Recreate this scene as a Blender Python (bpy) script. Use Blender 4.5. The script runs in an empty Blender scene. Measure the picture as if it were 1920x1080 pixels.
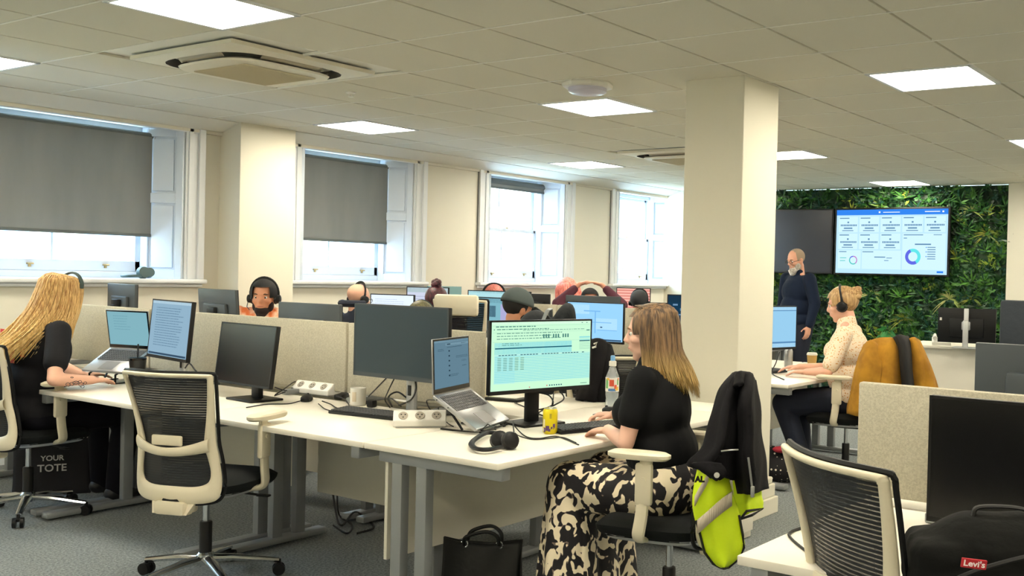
import bpy, bmesh, math, random
from mathutils import Vector, Matrix, Euler
random.seed(7)
R = math.radians
scene = bpy.context.scene
COL = scene.collection
# ------------------------------------------------------------------ camera model
F_PX, PX, PY, CAMZ = 1914.86, 1248.29, 540.0, 1.45
YAW, PITCH, ROLL = 0.576353, -0.0129, 0.024482
_f = Vector((math.cos(YAW)*math.cos(PITCH), math.sin(YAW)*math.cos(PITCH), math.sin(PITCH)))
_r = Vector((math.sin(YAW), -math.cos(YAW), 0)); _u = _r.cross(_f)
_r2 = _r*math.cos(ROLL)+_u*math.sin(ROLL); _u2 = -_r*math.sin(ROLL)+_u*math.cos(ROLL)
CAM = Vector((0, 0, CAMZ))
def at(x, y, d):            # world point seen at x,y at distance d (metres) along the view axis
    return CAM + d*(_f + _r2*((x-PX)/F_PX) - _u2*((y-PY)/F_PX))
def atz(x, y, z):
    v = at(x, y, 1)-CAM
    return CAM + v*((z-CAMZ)/v.z)
cd = bpy.data.cameras.new('camera'); cam = bpy.data.objects.new('camera', cd); COL.objects.link(cam)
cd.sensor_width = 36; cd.lens = 36*F_PX/1920; cd.shift_x = -(PX-960)/1920; cd.clip_end = 200
M3 = Matrix((_r2, _u2, -_f)).transposed()
cam.matrix_world = Matrix.Translation(CAM) @ M3.to_4x4()
scene.camera = cam
# ------------------------------------------------------------------ materials
def lin(c):
    o = []
    for v in c[:3]:
        v = v/255
        o.append(v/12.92 if v <= .04045 else ((v+.055)/1.055)**2.4)
    return (*o, 1)
MATS = {}
def mat(name, col=(200,200,200), rough=.5, metal=0, bump=None, var=None, emit=None, spec=.5, trans=0, sheen=0, coat=0, ior=None, alpha=None):
    if name in MATS: return MATS[name]
    m = bpy.data.materials.new(name); m.use_nodes = True; nt = m.node_tree; n = nt.nodes; b = n['Principled BSDF']
    b.inputs['Base Color'].default_value = lin(col); b.inputs['Roughness'].default_value = rough; b.inputs['Metallic'].default_value = metal
    b.inputs['Specular IOR Level'].default_value = spec
    if trans: b.inputs['Transmission Weight'].default_value = trans
    if ior: b.inputs['IOR'].default_value = ior
    if sheen: b.inputs['Sheen Weight'].default_value = sheen; b.inputs['Sheen Roughness'].default_value = .5
    if coat: b.inputs['Coat Weight'].default_value = coat
    if alpha is not None: b.inputs['Alpha'].default_value = alpha
    if emit:
        b.inputs['Emission Color'].default_value = lin(emit[0]); b.inputs['Emission Strength'].default_value = emit[1]
    tc = n.new('ShaderNodeTexCoord')
    if var:   # (scale, colour2, stretch)
        nz = n.new('ShaderNodeTexNoise'); nz.inputs['Scale'].default_value = var[0]; nz.inputs['Detail'].default_value = 4
        mp = n.new('ShaderNodeMapping'); mp.inputs['Scale'].default_value = var[2] if len(var) > 2 else (1,1,1)
        nt.links.new(tc.outputs['Object'], mp.inputs[0]); nt.links.new(mp.outputs[0], nz.inputs['Vector'])
        rp = n.new('ShaderNodeValToRGB'); rp.color_ramp.elements[0].position = .38; rp.color_ramp.elements[1].position = .62
        rp.color_ramp.elements[0].color = lin(col); rp.color_ramp.elements[1].color = lin(var[1])
        nt.links.new(nz.outputs['Fac'], rp.inputs[0]); nt.links.new(rp.outputs[0], b.inputs['Base Color'])
    if bump:
        nz = n.new('ShaderNodeTexNoise'); nz.inputs['Scale'].default_value = bump[0]; nz.inputs['Detail'].default_value = 5
        nt.links.new(tc.outputs['Object'], nz.inputs['Vector'])
        bp = n.new('ShaderNodeBump'); bp.inputs['Strength'].default_value = bump[1]; bp.inputs['Distance'].default_value = .01
        nt.links.new(nz.outputs['Fac'], bp.inputs['Height']); nt.links.new(bp.outputs[0], b.inputs['Normal'])
    MATS[name] = m
    return m
def emat(name, col, s):
    if name in MATS: return MATS[name]
    m = bpy.data.materials.new(name); m.use_nodes = True; nt = m.node_tree; nt.nodes.clear()
    e = nt.nodes.new('ShaderNodeEmission'); e.inputs[0].default_value = lin(col); e.inputs[1].default_value = s
    o = nt.nodes.new('ShaderNodeOutputMaterial'); nt.links.new(e.outputs[0], o.inputs[0]); MATS[name] = m
    return m
m_wall = mat('wall_paint', (232,228,214), .7, bump=(60,.03))
m_trim = mat('white_gloss_trim', (236,240,244), .35)
m_desk = mat('white_desk_laminate', (246,240,226), .38)
m_panel = mat('cream_panel', (226,222,206), .55)
m_steel = mat('grey_powder_steel', (146,150,152), .4, .3)
m_cream = mat('cream_plastic', (232,222,196), .42)
m_black = mat('black_plastic', (14,15,17), .45, spec=.3)
m_blackg = mat('black_gloss', (7,8,10), .2, spec=.4)
m_rubber = mat('cable_black', (20,20,22), .6)
m_chrome = mat('chrome', (215,218,222), .12, 1)
m_alu = mat('aluminium', (188,190,194), .3, .9)
m_silver = mat('silver_plastic', (205,207,208), .35, .3)
m_seat = mat('black_seat_fabric', (22,25,26), .85, bump=(400,.3), spec=.2)
m_fab = mat('oatmeal_felt', (206,200,180), .95, bump=(500,.5), var=(160, (188,182,162)))
m_white = mat('white_plastic', (242,240,232), .35)
m_glass = bpy.data.materials.new('glass'); m_glass.use_nodes = True; _n = m_glass.node_tree; _n.nodes.clear()
_a = _n.nodes.new('ShaderNodeBsdfTransparent'); _b = _n.nodes.new('ShaderNodeBsdfGlossy'); _b.inputs['Roughness'].default_value = .02; _c = _n.nodes.new('ShaderNodeMixShader'); _c.inputs[0].default_value = .06; _o = _n.nodes.new('ShaderNodeOutputMaterial')
_n.links.new(_a.outputs[0], _c.inputs[1]); _n.links.new(_b.outputs[0], _c.inputs[2]); _n.links.new(_c.outputs[0], _o.inputs[0])
# ------------------------------------------------------------------ mesh builder
def orient(d, up=Vector((0,0,1))):
    z = Vector(d).normalized()
    if abs(z.dot(up)) > .999: up = Vector((1,0,0))
    x = up.cross(z).normalized(); y = z.cross(x)
    return Matrix((x, y, z)).transposed()
class G:
    def __init__(s): s.v = []; s.f = []; s.m = []; s.mi = 0
    def add(s, vs, fs):
        k = len(s.v); s.v += [tuple(v) for v in vs]; s.f += [tuple(i+k for i in f) for f in fs]; s.m += [s.mi]*len(fs)
        return s
    def mat(s, i): s.mi = i; return s
    def box(s, c, d, rot=None, bev=0):
        c = Vector(c); hx, hy, hz = d[0]/2, d[1]/2, d[2]/2
        if bev <= 0:
            vs = [Vector((x*hx, y*hy, z*hz)) for x in (-1,1) for y in (-1,1) for z in (-1,1)]
            fs = [(0,1,3,2),(4,6,7,5),(0,4,5,1),(2,3,7,6),(0,2,6,4),(1,5,7,3)]
        else:
            b = min(bev, hx*.99, hy*.99, hz*.99)
            bm = bmesh.new(); bmesh.ops.create_cube(bm, size=1)
            for v in bm.verts: v.co = Vector((v.co.x*2*hx, v.co.y*2*hy, v.co.z*2*hz))
            bmesh.ops.bevel(bm, geom=bm.edges[:], offset=b, segments=2, profile=.5, affect='EDGES')
            bm.verts.index_update(); vs = [v.co.copy() for v in bm.verts]; fs = [[v.index for v in f.verts] for f in bm.faces]; bm.free()
        if rot is not None: vs = [rot @ v for v in vs]
        return s.add([v+c for v in vs], fs)
    def bar(s, a, b, w, h, up=(0,0,1), bev=0):     # a box from a to b
        a, b = Vector(a), Vector(b)
        return s.box((a+b)/2, (w, h, (b-a).length), orient(b-a, Vector(up)), bev)
    def cyl(s, a, b, r0, r1=None, n=20, caps=True):
        r1 = r0 if r1 is None else r1; a, b = Vector(a), Vector(b); O = orient(b-a)
        vs = []
        for p, r in ((a, r0), (b, r1)):
            for i in range(n):
                t = 2*math.pi*i/n; vs.append(p+O @ Vector((r*math.cos(t), r*math.sin(t), 0)))
        fs = [(i, (i+1) % n, n+(i+1) % n, n+i) for i in range(n)]
        if caps: fs += [tuple(range(n-1, -1, -1)), tuple(range(n, 2*n))]
        return s.add(vs, fs)
    def lathe(s, prof, c=(0,0,0), rot=None, n=28):   # profile (r,z)
        c = Vector(c); vs = []; fs = []
        for r, z in prof:
            for i in range(n):
                t = 2*math.pi*i/n; v = Vector((r*math.cos(t), r*math.sin(t), z)); vs.append(c+(rot @ v if rot is not None else v))
        for k in range(len(prof)-1):
            for i in range(n):
                fs.append((k*n+i, k*n+(i+1) % n, (k+1)*n+(i+1) % n, (k+1)*n+i))
        fs.append(tuple(range(n-1, -1, -1))); fs.append(tuple((len(prof)-1)*n+i for i in range(n)))
        return s.add(vs, fs)
    def tube(s, pts, r, n=8, closed=False, flat=1, up=(0,0,1)):
        pts = [Vector(p) for p in pts]; N = len(pts); vs = []; fs = []
        rr = r if isinstance(r, (list, tuple)) else [r]*N
        pu = Vector(up)
        for i, p in enumerate(pts):
            a = pts[(i-1) % N] if (closed or i > 0) else p; b = pts[(i+1) % N] if (closed or i < N-1) else p
            O = orient((b-a) if (b-a).length > 1e-9 else Vector((0,0,1)), pu)
            for k in range(n):
                t = 2*math.pi*k/n; vs.append(p+O @ Vector((rr[i]*math.cos(t), rr[i]*flat*math.sin(t), 0)))
        for i in range(N if closed else N-1):
            j = (i+1) % N
            for k in range(n): fs.append((i*n+k, i*n+(k+1) % n, j*n+(k+1) % n, j*n+k))
        if not closed: fs += [tuple(range(n-1, -1, -1)), tuple((N-1)*n+k for k in range(n))]
        return s.add(vs, fs)
    def ell(s, c, r, rot=None, nu=20, nv=12):
        c = Vector(c); r = (r, r, r) if isinstance(r, (int, float)) else r; vs = []; fs = []
        vs.append(Vector((0,0,-r[2])))
        for j in range(1, nv):
            p = -math.pi/2+math.pi*j/nv
            for i in range(nu):
                t = 2*math.pi*i/nu; vs.append(Vector((r[0]*math.cos(p)*math.cos(t), r[1]*math.cos(p)*math.sin(t), r[2]*math.sin(p))))
        vs.append(Vector((0,0,r[2])))
        for i in range(nu): fs.append((0, 1+(i+1) % nu, 1+i))
        for j in range(nv-2):
            for i in range(nu): a = 1+j*nu; fs.append((a+i, a+(i+1) % nu, a+nu+(i+1) % nu, a+nu+i))
        a = 1+(nv-2)*nu
        for i in range(nu): fs.append((a+i, a+(i+1) % nu, len(vs)-1))
        if rot is not None: vs = [rot @ v for v in vs]
        return s.add([v+c for v in vs], fs)
    def cap(s, a, b, r0, r1=None, n=14):      # capsule with tapering radius
        r1 = r0 if r1 is None else r1; a, b = Vector(a), Vector(b); d = b-a; L = d.length
        if L < 1e-6: return s.ell(a, r0)
        O = orient(d); prof = []
        for k in range(5): t = -math.pi/2+math.pi/2*k/4; prof.append((max(r0*math.cos(t), 1e-4), r0*math.sin(t)))
        for k in range(5): t = math.pi/2*k/4; prof.append((max(r1*math.cos(t), 1e-4), L+r1*math.sin(t)))
        return s.lathe(prof, a, O, n)
    def quad(s, a, b, c, d): return s.add([a, b, c, d], [(0,1,2,3)])
    def poly(s, pts, ext):    # polygon extruded by vector ext
        n = len(pts); e = Vector(ext); pts = [Vector(p) for p in pts]
        return s.add(pts+[p+e for p in pts], [tuple(range(n-1, -1, -1)), tuple(range(n, 2*n))]+[(i, (i+1) % n, n+(i+1) % n, n+i) for i in range(n)])
    def grid(s, fn, nu, nv):
        vs = [fn(i/nu, j/nv) for j in range(nv+1) for i in range(nu+1)]
        return s.add(vs, [(j*(nu+1)+i, j*(nu+1)+i+1, (j+1)*(nu+1)+i+1, (j+1)*(nu+1)+i) for j in range(nv) for i in range(nu)])
    def mesh(s, name):
        me = bpy.data.meshes.new(name); me.from_pydata(s.v, [], s.f); me.update(); return me
    def build(s, name, mats, parent=None, smooth=True, sharp=35, solid=0, sub=0, loc=None, rot=None, fixn=True):
        me = s.mesh(name)
        if not isinstance(mats, (list, tuple)): mats = [mats]
        for m in mats: me.materials.append(m)
        if len(mats) > 1: me.polygons.foreach_set('material_index', s.m)
        if fixn:
            bm = bmesh.new(); bm.from_mesh(me); bmesh.ops.recalc_face_normals(bm, faces=bm.faces[:]); bm.to_mesh(me); bm.free()
        if smooth:
            me.polygons.foreach_set('use_smooth', [True]*len(me.polygons))
            me.set_sharp_from_angle(angle=R(sharp))
        o = bpy.data.objects.new(name, me); COL.objects.link(o)
        if parent is not None: o.parent = parent
        if loc is not None: o.location = loc
        if rot is not None: o.rotation_euler = rot
        if solid:
            md = o.modifiers.new('solid', 'SOLIDIFY'); md.thickness = solid; md.offset = 0
        if sub:
            md = o.modifiers.new('sub', 'SUBSURF'); md.levels = sub; md.render_levels = sub
        return o
def catmull(pts, k=8, closed=False):
    pts = [Vector(p) for p in pts]; N = len(pts); out = []
    for i in range(N if closed else N-1):
        p0 = pts[(i-1) % N] if (closed or i > 0) else pts[i]*2-pts[i+1]
        p1, p2 = pts[i], pts[(i+1) % N]
        p3 = pts[(i+2) % N] if (closed or i < N-2) else p2*2-p1
        for j in range(k):
            t = j/k
            out.append(.5*((2*p1)+(p2-p0)*t+(2*p0-5*p1+4*p2-p3)*t*t+(3*p1-p0-3*p2+p3)*t**3))
    if not closed: out.append(pts[-1])
    return out
def tag(o, label=None, cat=None, group=None, kind=None):
    if label: o['label'] = label
    if cat: o['category'] = cat
    if group: o['group'] = group
    if kind: o['kind'] = kind
    return o
def thing(name, loc=(0,0,0), rz=0, label=None, cat=None, group=None, kind=None):
    o = bpy.data.objects.new(name, None); COL.objects.link(o); o.location = loc; o.rotation_euler = (0,0,rz)
    o.empty_display_size = .1
    return tag(o, label, cat, group, kind)
def struct(g, name, m, **k): return tag(g.build(name, m, **k), kind='structure')
KIDS = {}
def copy_tree(o, parent=None):
    c = o.copy(); COL.objects.link(c)
    if parent is not None: c.parent = parent
    for ch in [x for x in bpy.data.objects if x.parent == o]: copy_tree(ch, c)
    return c
def dup(o, loc, rz, label, group=None):
    c = copy_tree(o); c.location = loc; c.rotation_euler = (0,0,rz); c['label'] = label
    if group: c['group'] = group
    return c
def remesh(g, name, m, parent, vox, smooth=6, fac=.5):
    me = g.mesh(name+'_src'); o = bpy.data.objects.new(name+'_src', me); COL.objects.link(o)
    md = o.modifiers.new('r', 'REMESH'); md.mode = 'VOXEL'; md.voxel_size = vox; md.adaptivity = 0
    md2 = o.modifiers.new('s', 'SMOOTH'); md2.factor = fac; md2.iterations = smooth
    dg = bpy.context.evaluated_depsgraph_get(); dg.update()
    me2 = bpy.data.meshes.new_from_object(o.evaluated_get(dg)); bpy.data.objects.remove(o); bpy.data.meshes.remove(me)
    me2.name = name; me2.materials.clear()
    for mm in (m if isinstance(m, (list, tuple)) else [m]): me2.materials.append(mm)
    me2.polygons.foreach_set('use_smooth', [True]*len(me2.polygons))
    me2.polygons.foreach_set('material_index', [0]*len(me2.polygons))
    o2 = bpy.data.objects.new(name, me2); COL.objects.link(o2)
    if parent is not None: o2.parent = parent
    return o2
def text_mesh(s, size, ext=.0005, bold=0):
    cu = bpy.data.curves.new('t', 'FONT'); cu.body = s; cu.size = size; cu.extrude = ext; cu.align_x = 'CENTER'; cu.align_y = 'CENTER'; cu.offset = bold
    cu.resolution_u = 3
    o = bpy.data.objects.new('t', cu); COL.objects.link(o); dg = bpy.context.evaluated_depsgraph_get(); dg.update()
    me = bpy.data.meshes.new_from_object(o.evaluated_get(dg)); vs = [v.co.copy() for v in me.vertices]; fs = [tuple(p.vertices) for p in me.polygons]
    bpy.data.objects.remove(o); bpy.data.curves.remove(cu); bpy.data.meshes.remove(me)
    return vs, fs
def add_text(g, s, size, origin, right, up, ext=.0005, bold=0):
    right = Vector(right).normalized(); up = Vector(up).normalized(); nn = right.cross(up); O = Vector(origin)
    vs, fs = text_mesh(s, size, ext, bold)
    g.add([O+right*v.x+up*v.y+nn*(v.z+ext) for v in vs], fs)
def cloth(rows, nu=24, nv=28, amp=.008, freq=5, ph=0, noise=.4):
    # rows: list of tuples of 3D points (left .. right) from top to bottom -> smooth folded sheet
    cols = [catmull(r, 8) for r in zip(*rows)]        # each column along v
    n = len(cols[0])
    g = G()
    def fn(u, v):
        k = v*(n-1); i = min(int(k), n-2); t = k-i
        rp = [c[i].lerp(c[i+1], t) for c in cols]
        m = len(rp)-1; q = u*m; a = min(int(q), m-1); tt = q-a
        if m >= 2:
            cc = catmull(rp, 4); qq = u*(len(cc)-1); a = min(int(qq), len(cc)-2); p = cc[a].lerp(cc[a+1], qq-a)
        else: p = rp[a].lerp(rp[a+1], tt)
        e = (rp[-1]-rp[0]); dn = cols[0][-1]-cols[0][0]
        nn = e.cross(dn); nn = nn.normalized() if nn.length > 1e-9 else Vector((1,0,0))
        w = amp*(math.sin(freq*u*6.28+ph+v*2.1)+noise*math.sin(freq*2.3*u*6.28+v*9+ph*2)+noise*math.sin(v*17+u*5+ph))*(.25+.75*v)
        return p+nn*w
    return g.grid(fn, nu, nv)
# ------------------------------------------------------------------ the room
CZ = 2.617; X0T, Y0T = 2.453, 6.441; XW, YW = 12.3, 7.8; XB, YR = -3.2, -2.8
def floor_mat():
    m = mat('carpet', (140,145,143), .95, bump=(900,.6)); nt = m.node_tree; n = nt.nodes; b = n['Principled BSDF']
    tc = n.new('ShaderNodeTexCoord'); a = n.new('ShaderNodeTexNoise'); a.inputs['Scale'].default_value = 85; a.inputs['Detail'].default_value = 6; a.inputs['Roughness'].default_value = .8
    rp = n.new('ShaderNodeValToRGB'); rp.color_ramp.elements[0].position = .36; rp.color_ramp.elements[1].position = .64
    rp.color_ramp.elements[0].color = lin((78,86,90)); rp.color_ramp.elements[1].color = lin((172,178,178))
    nt.links.new(tc.outputs['Object'], a.inputs['Vector']); nt.links.new(a.outputs['Fac'], rp.inputs[0]); nt.links.new(rp.outputs[0], b.inputs['Base Color'])
    return m
struct(G().box(((XB+XW)/2, (YR+8.2)/2, -.05), (XW-XB+.4, 8.2-YR+.4, .1)), 'floor', floor_mat(), smooth=False)
m_tile = mat('ceiling_tile', (226,222,206), .9, bump=(300,.15), var=(400,(216,212,196)))
m_tbar = mat('ceiling_grid_bar', (246,244,234), .5)
lights = [(b, a) for b in (-10, -5, 0, 5, 10, 15) for a in (-1, 3, 7, 11, 15)]
lset = set(lights); 
def in_ac(b, a): return a in (1, 2) and b in (1, 2, 9, 10)
g = G()
for b in range(-10, 17):
    for a in range(-2, 16):
        x0, x1 = X0T+.6*b, X0T+.6*(b+1); y1 = Y0T-.6*a; y0 = y1-.6
        y1 = min(y1, 7.55); x1 = min(x1, XW)
        if (b, a) in lset: continue
        if in_ac(b, a): continue
        if x1-x0 < .05 or y1-y0 < .05: continue
        g.mat(0).box(((x0+x1)/2, (y0+y1)/2, CZ+.006), (x1-x0-.014, y1-y0-.014, .016), bev=.003)
g.mat(1).box(((XB+XW)/2, (YR+7.55)/2, CZ+.03), (XW-XB, 7.55-YR, .03))
for b in range(-9, 17): g.box((X0T+.6*b, (YR+7.55)/2, CZ+.004), (.013, 7.55-YR, .014))
struct(g, 'ceiling', [m_tile, m_tbar], smooth=False)
# window wall
WX = [(.85, 2.35), (3.30, 4.81), (5.92, 7.27), (8.36, 9.71), (10.80, 12.15)]  # first window is out of view, added only to let in daylight
SZ, HZ, SP = 1.32, 2.535, .18
g = G(); xs = [XB-.2]+[v for w in WX for v in w]+[XW+.2]
for i in range(0, len(xs), 2):
    a, b = xs[i], xs[i+1]; sa = SP if i > 0 else 0; sb = SP if i < len(xs)-2 else 0
    g.poly([(a,YW,0),(b,YW,0),(b+sb,8.12,0),(b+sb,8.25,0),(a-sa,8.25,0),(a-sa,8.12,0)], (0,0,CZ+.05))
for a, b in WX:
    g.box(((a+b)/2, 8.0+.025, (SZ-.03)/2), (b-a, .45, SZ-.03)); g.box(((a+b)/2, 8.025, (HZ+CZ+.05)/2), (b-a, .45, CZ+.05-HZ))
struct(g, 'wall_left', m_wall, smooth=False)
g = G()
g.poly([(XB,7.55,2.612),(XB,7.8,2.535),(XB,7.83,2.535),(XB,7.83,2.64),(XB,7.55,2.64)], (XW-XB,0,0))
g.box(((XB+XW)/2, 7.785, 2.53), (XW-XB, .03, .025))
struct(g, 'trim_1', m_wall, smooth=False)
struct(G().box(((XB+XW)/2, 7.79, .07), (XW-XB, .02, .14)), 'baseboard_left', m_trim, smooth=False)
# far wall, the others
struct(G().box((XW+.15, (YR+8.2)/2, 1.33), (.2, 8.2-YR, 2.7)), 'wall_far', m_wall, smooth=False)
struct(G().box((XW-.04, (YR+3.17)/2, 1.33), (.2, 3.17-YR, 2.7)), 'wall_far_right', m_wall, smooth=False)
struct(G().box(((XB+XW)/2, YR-.05, 1.33), (XW-XB+.4, .1, 2.7)), 'wall_right', m_wall, smooth=False)
struct(G().box((XB-.05, (YR+8.2)/2, 1.33), (.1, 8.2-YR, 2.7)), 'wall_behind', m_wall, smooth=False)
# pier on the window wall, end pier, free standing column
m_col = mat('column_paint', (234,229,212), .6, bump=(50,.03))
struct(G().box((5.385, 7.70, 1.31), (.53, .36, 2.62), bev=.004), 'trim_2', m_col, smooth=False)
struct(G().box((12.2, 7.62, 1.31), (.5, .4, 2.62), bev=.004), 'trim_3', m_col, smooth=False)
g = G().box((5.42, 3.07, 1.31), (.44, .40, 2.62), bev=.006)
g.box((5.42, 3.07, .05), (.53, .49, .10), bev=.005).box((5.42, 3.07, .14), (.50, .46, .08), bev=.008).box((5.42, 3.07, .20), (.475, .435, .04), bev=.008)
struct(g, 'column', m_col, smooth=False)
# windows
m_frame = mat('window_paint', (222,232,244), .35)
m_brass = mat('brass', (196,170,120), .3, 1)
for k, (a, b) in enumerate(WX):
    W = thing('window_%d' % (k+1), ((a+b)/2, 0, 0), kind='structure'); hw = (b-a)/2; ga, gb = -hw+SP, hw-SP
    g = G(); gy = 8.10
    for x in (ga-.02, gb+.02): g.box((x, gy+.04, (SZ+HZ)/2), (.07, .14, HZ-SZ), bev=.006)
    g.box((0, gy+.04, HZ-.02), (gb-ga, .14, .05)).box((0, gy+.04, SZ+.025), (gb-ga+.04, .14, .05), bev=.006)
    g.build('frame', m_frame, W, smooth=False)
    for nm, y, z0, z1, br in (('sash', gy+.055, 1.905, HZ-.04, .045), ('sash', gy+.005, SZ+.05, 1.945, .085)):
        g = G(); x0, x1 = ga+.015, gb-.015
        for x in (x0+.022, x1-.022): g.box((x, y, (z0+z1)/2), (.045, .04, z1-z0), bev=.005)
        g.box(((x0+x1)/2, y, z0+br/2), (x1-x0, .04, br), bev=.005).box(((x0+x1)/2, y, z1-.02), (x1-x0, .04, .04), bev=.005)
        g.box(((x0+x1)/2-.12, y, (z0+z1)/2), (.018, .03, z1-z0))
        s = g.build('sash', m_frame, W, smooth=False)
        G().box(((x0+x1)/2, y+.005, (z0+z1)/2), (x1-x0-.06, .004, z1-z0-.06)).build('pane', m_glass, s, smooth=False)
        if z0 < 1.5:
            h = G()
            for x in (-.28, .28): h.box((x, y-.03, z0+.05), (.045, .03, .012), bev=.004).box((x, y-.022, z0+.04), (.02, .014, .03), bev=.003)
            h.build('sash_lift', m_brass, s)
        else: G().box((-.02, y-.045, z0+.045), (.05, .03, .02), bev=.004).build('sash_lock', m_brass, s)
    for sd in (-1, 1):      # panelled shutter linings on the splayed reveals
        e = Vector((-sd*SP, .32-.04, 0)); L = e.length; e.normalize(); n = Vector((-e.y*sd, e.x*sd, 0)).normalized()
        if n.x*sd > 0: n = -n
        o = Vector((sd*(hw), YW+.0, 0)); g = G(); Rt = Matrix((e, n, Vector((0,0,1)))).transposed()
        def bx(u0, u1, z0, z1, t0, t1, bev=.003): g.box(o+e*((u0+u1)/2)+n*((t0+t1)/2)+Vector((0,0,(z0+z1)/2)), (u1-u0, t1-t0, z1-z0), Rt, bev)
        bx(0, L, SZ, HZ, -.01, .008)
        for u0, u1 in ((0, .055), (L-.055, L)): bx(u0, u1, SZ, HZ, .008, .034)
        for z0, z1 in ((SZ, SZ+.07), (1.93, 2.01), (HZ-.07, HZ)): bx(.055, L-.055, z0, z1, .008, .034)
        for z0, z1 in ((SZ+.09, 1.91), (2.03, HZ-.09)): bx(.080, L-.080, z0, z1, .008, .022)
        g.build('shutter', m_frame, W, smooth=False)
    g = G()
    for sd in (-1, 1):
        for w0, w1, t in ((0, .16, .018), (.02, .06, .03), (.105, .16, .04)): g.box((sd*(hw+(w0+w1)/2), YW-t/2, (SZ+2.545)/2), (w1-w0, t, 2.545-SZ), bev=.004)
    g.box((0, YW-.012, 2.525), (2*hw+.3, .024, .03), bev=.004)
    g.build('architrave', m_trim, W, smooth=False)
    g = G().box((0, 7.9, SZ-.018), (2*hw+.34, .36, .036), bev=.012).box((0, YW-.02, SZ-.05), (2*hw+.3, .04, .03), bev=.008)
    g.build('sill', m_trim, W, smooth=False)
# roller blinds
m_blind = mat('blind_fabric', (146,146,142), .9, bump=(500,.2), var=(6,(138,139,136),(1,1,.2)))
_nt = m_blind.node_tree; _tr = _nt.nodes.new('ShaderNodeBsdfTranslucent'); _tr.inputs[0].default_value = lin((120,124,126)); _mx = _nt.nodes.new('ShaderNodeMixShader'); _mx.inputs[0].default_value = .3
_out = [n for n in _nt.nodes if n.type == 'OUTPUT_MATERIAL'][0]; _nt.links.new(_nt.nodes['Principled BSDF'].outputs[0], _mx.inputs[1]); _nt.links.new(_tr.outputs[0], _mx.inputs[2]); _nt.links.new(_mx.outputs[0], _out.inputs[0])
m_blindbar = mat('blind_tube', (86,92,92), .5)
def blind(k, zb, label):
    a, b = WX[k]; cx = (a+b)/2; w = (b-a)/2-SP+.03
    t = thing('roller_blind', (cx, 8.02, 2.47), 0, label, 'blind', 'roller blinds')
    r = .024 if zb < 2.3 else .036
    G().cyl((-w,0,0), (w,0,0), r).build('roller_tube', m_blindbar, t)
    G().box((0, -.02, (zb-2.47)/2), (2*w-.02, .003, 2.47-zb)).build('blind_fabric', m_blind, t, smooth=False)
    G().box((0, -.02, zb-2.47), (2*w-.015, .014, .024), bev=.004).build('bottom_bar', m_blindbar, t)
    g = G()
    for s in (-1, 1): G().box((s*(w+.006), 0, .0), (.01, .06, .07), bev=.003).build('bracket', m_trim, t)
blind(1, 1.665, 'grey roller blind lowered two thirds over the large window behind the blonde worker')
blind(2, 1.70, 'grey roller blind lowered over the window just beyond the wall pier')
blind(3, 2.40, 'rolled-up dark roller blind at the head of an uncovered sash window')
# light panels
m_diff = emat('light_diffuser', (255,245,222), 33)
for b, a in lights:
    x, y = X0T+.6*b+.3, Y0T-.6*a-.3
    if y > 7.3: continue
    vis = (b, a) in {(0,3),(5,3),(5,-1),(5,7),(10,-1),(10,3),(10,7),(15,3),(0,-1)}
    lab = {(0,3):'square ceiling light panel beside the nearer air conditioner, cut by the top edge', (0,-1):'square ceiling light panel nearest the blonde worker, above the big blind',
           (5,3):'square ceiling light panel beside the round smoke sensor', (5,-1):'square ceiling light panel above the bald worker near the second blind',
           (5,7):'square ceiling light panel right of the column top, larger of the two there', (10,-1):'square ceiling light panel in front of the uncovered sash window',
           (10,3):'square ceiling light panel partly hidden behind the white column', (10,7):'square ceiling light panel cut off by the right edge of the picture', (15,3):'farthest ceiling light panel, just above the plant wall'}.get((b, a), 'square ceiling light panel outside the picture')
    t = thing('ceiling_light', (x, y, CZ), 0, lab, 'ceiling light', 'square ceiling light panels')
    g = G()
    for s in (-1, 1): g.box((s*.288, 0, .0), (.022, .6, .02), bev=.002).box((0, s*.288, 0), (.6, .022, .02), bev=.002)
    g.build('frame', m_trim, t, smooth=False)
    G().box((0,0,.002), (.556,.556,.01)).build('diffuser', m_diff, t, smooth=False)
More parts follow.
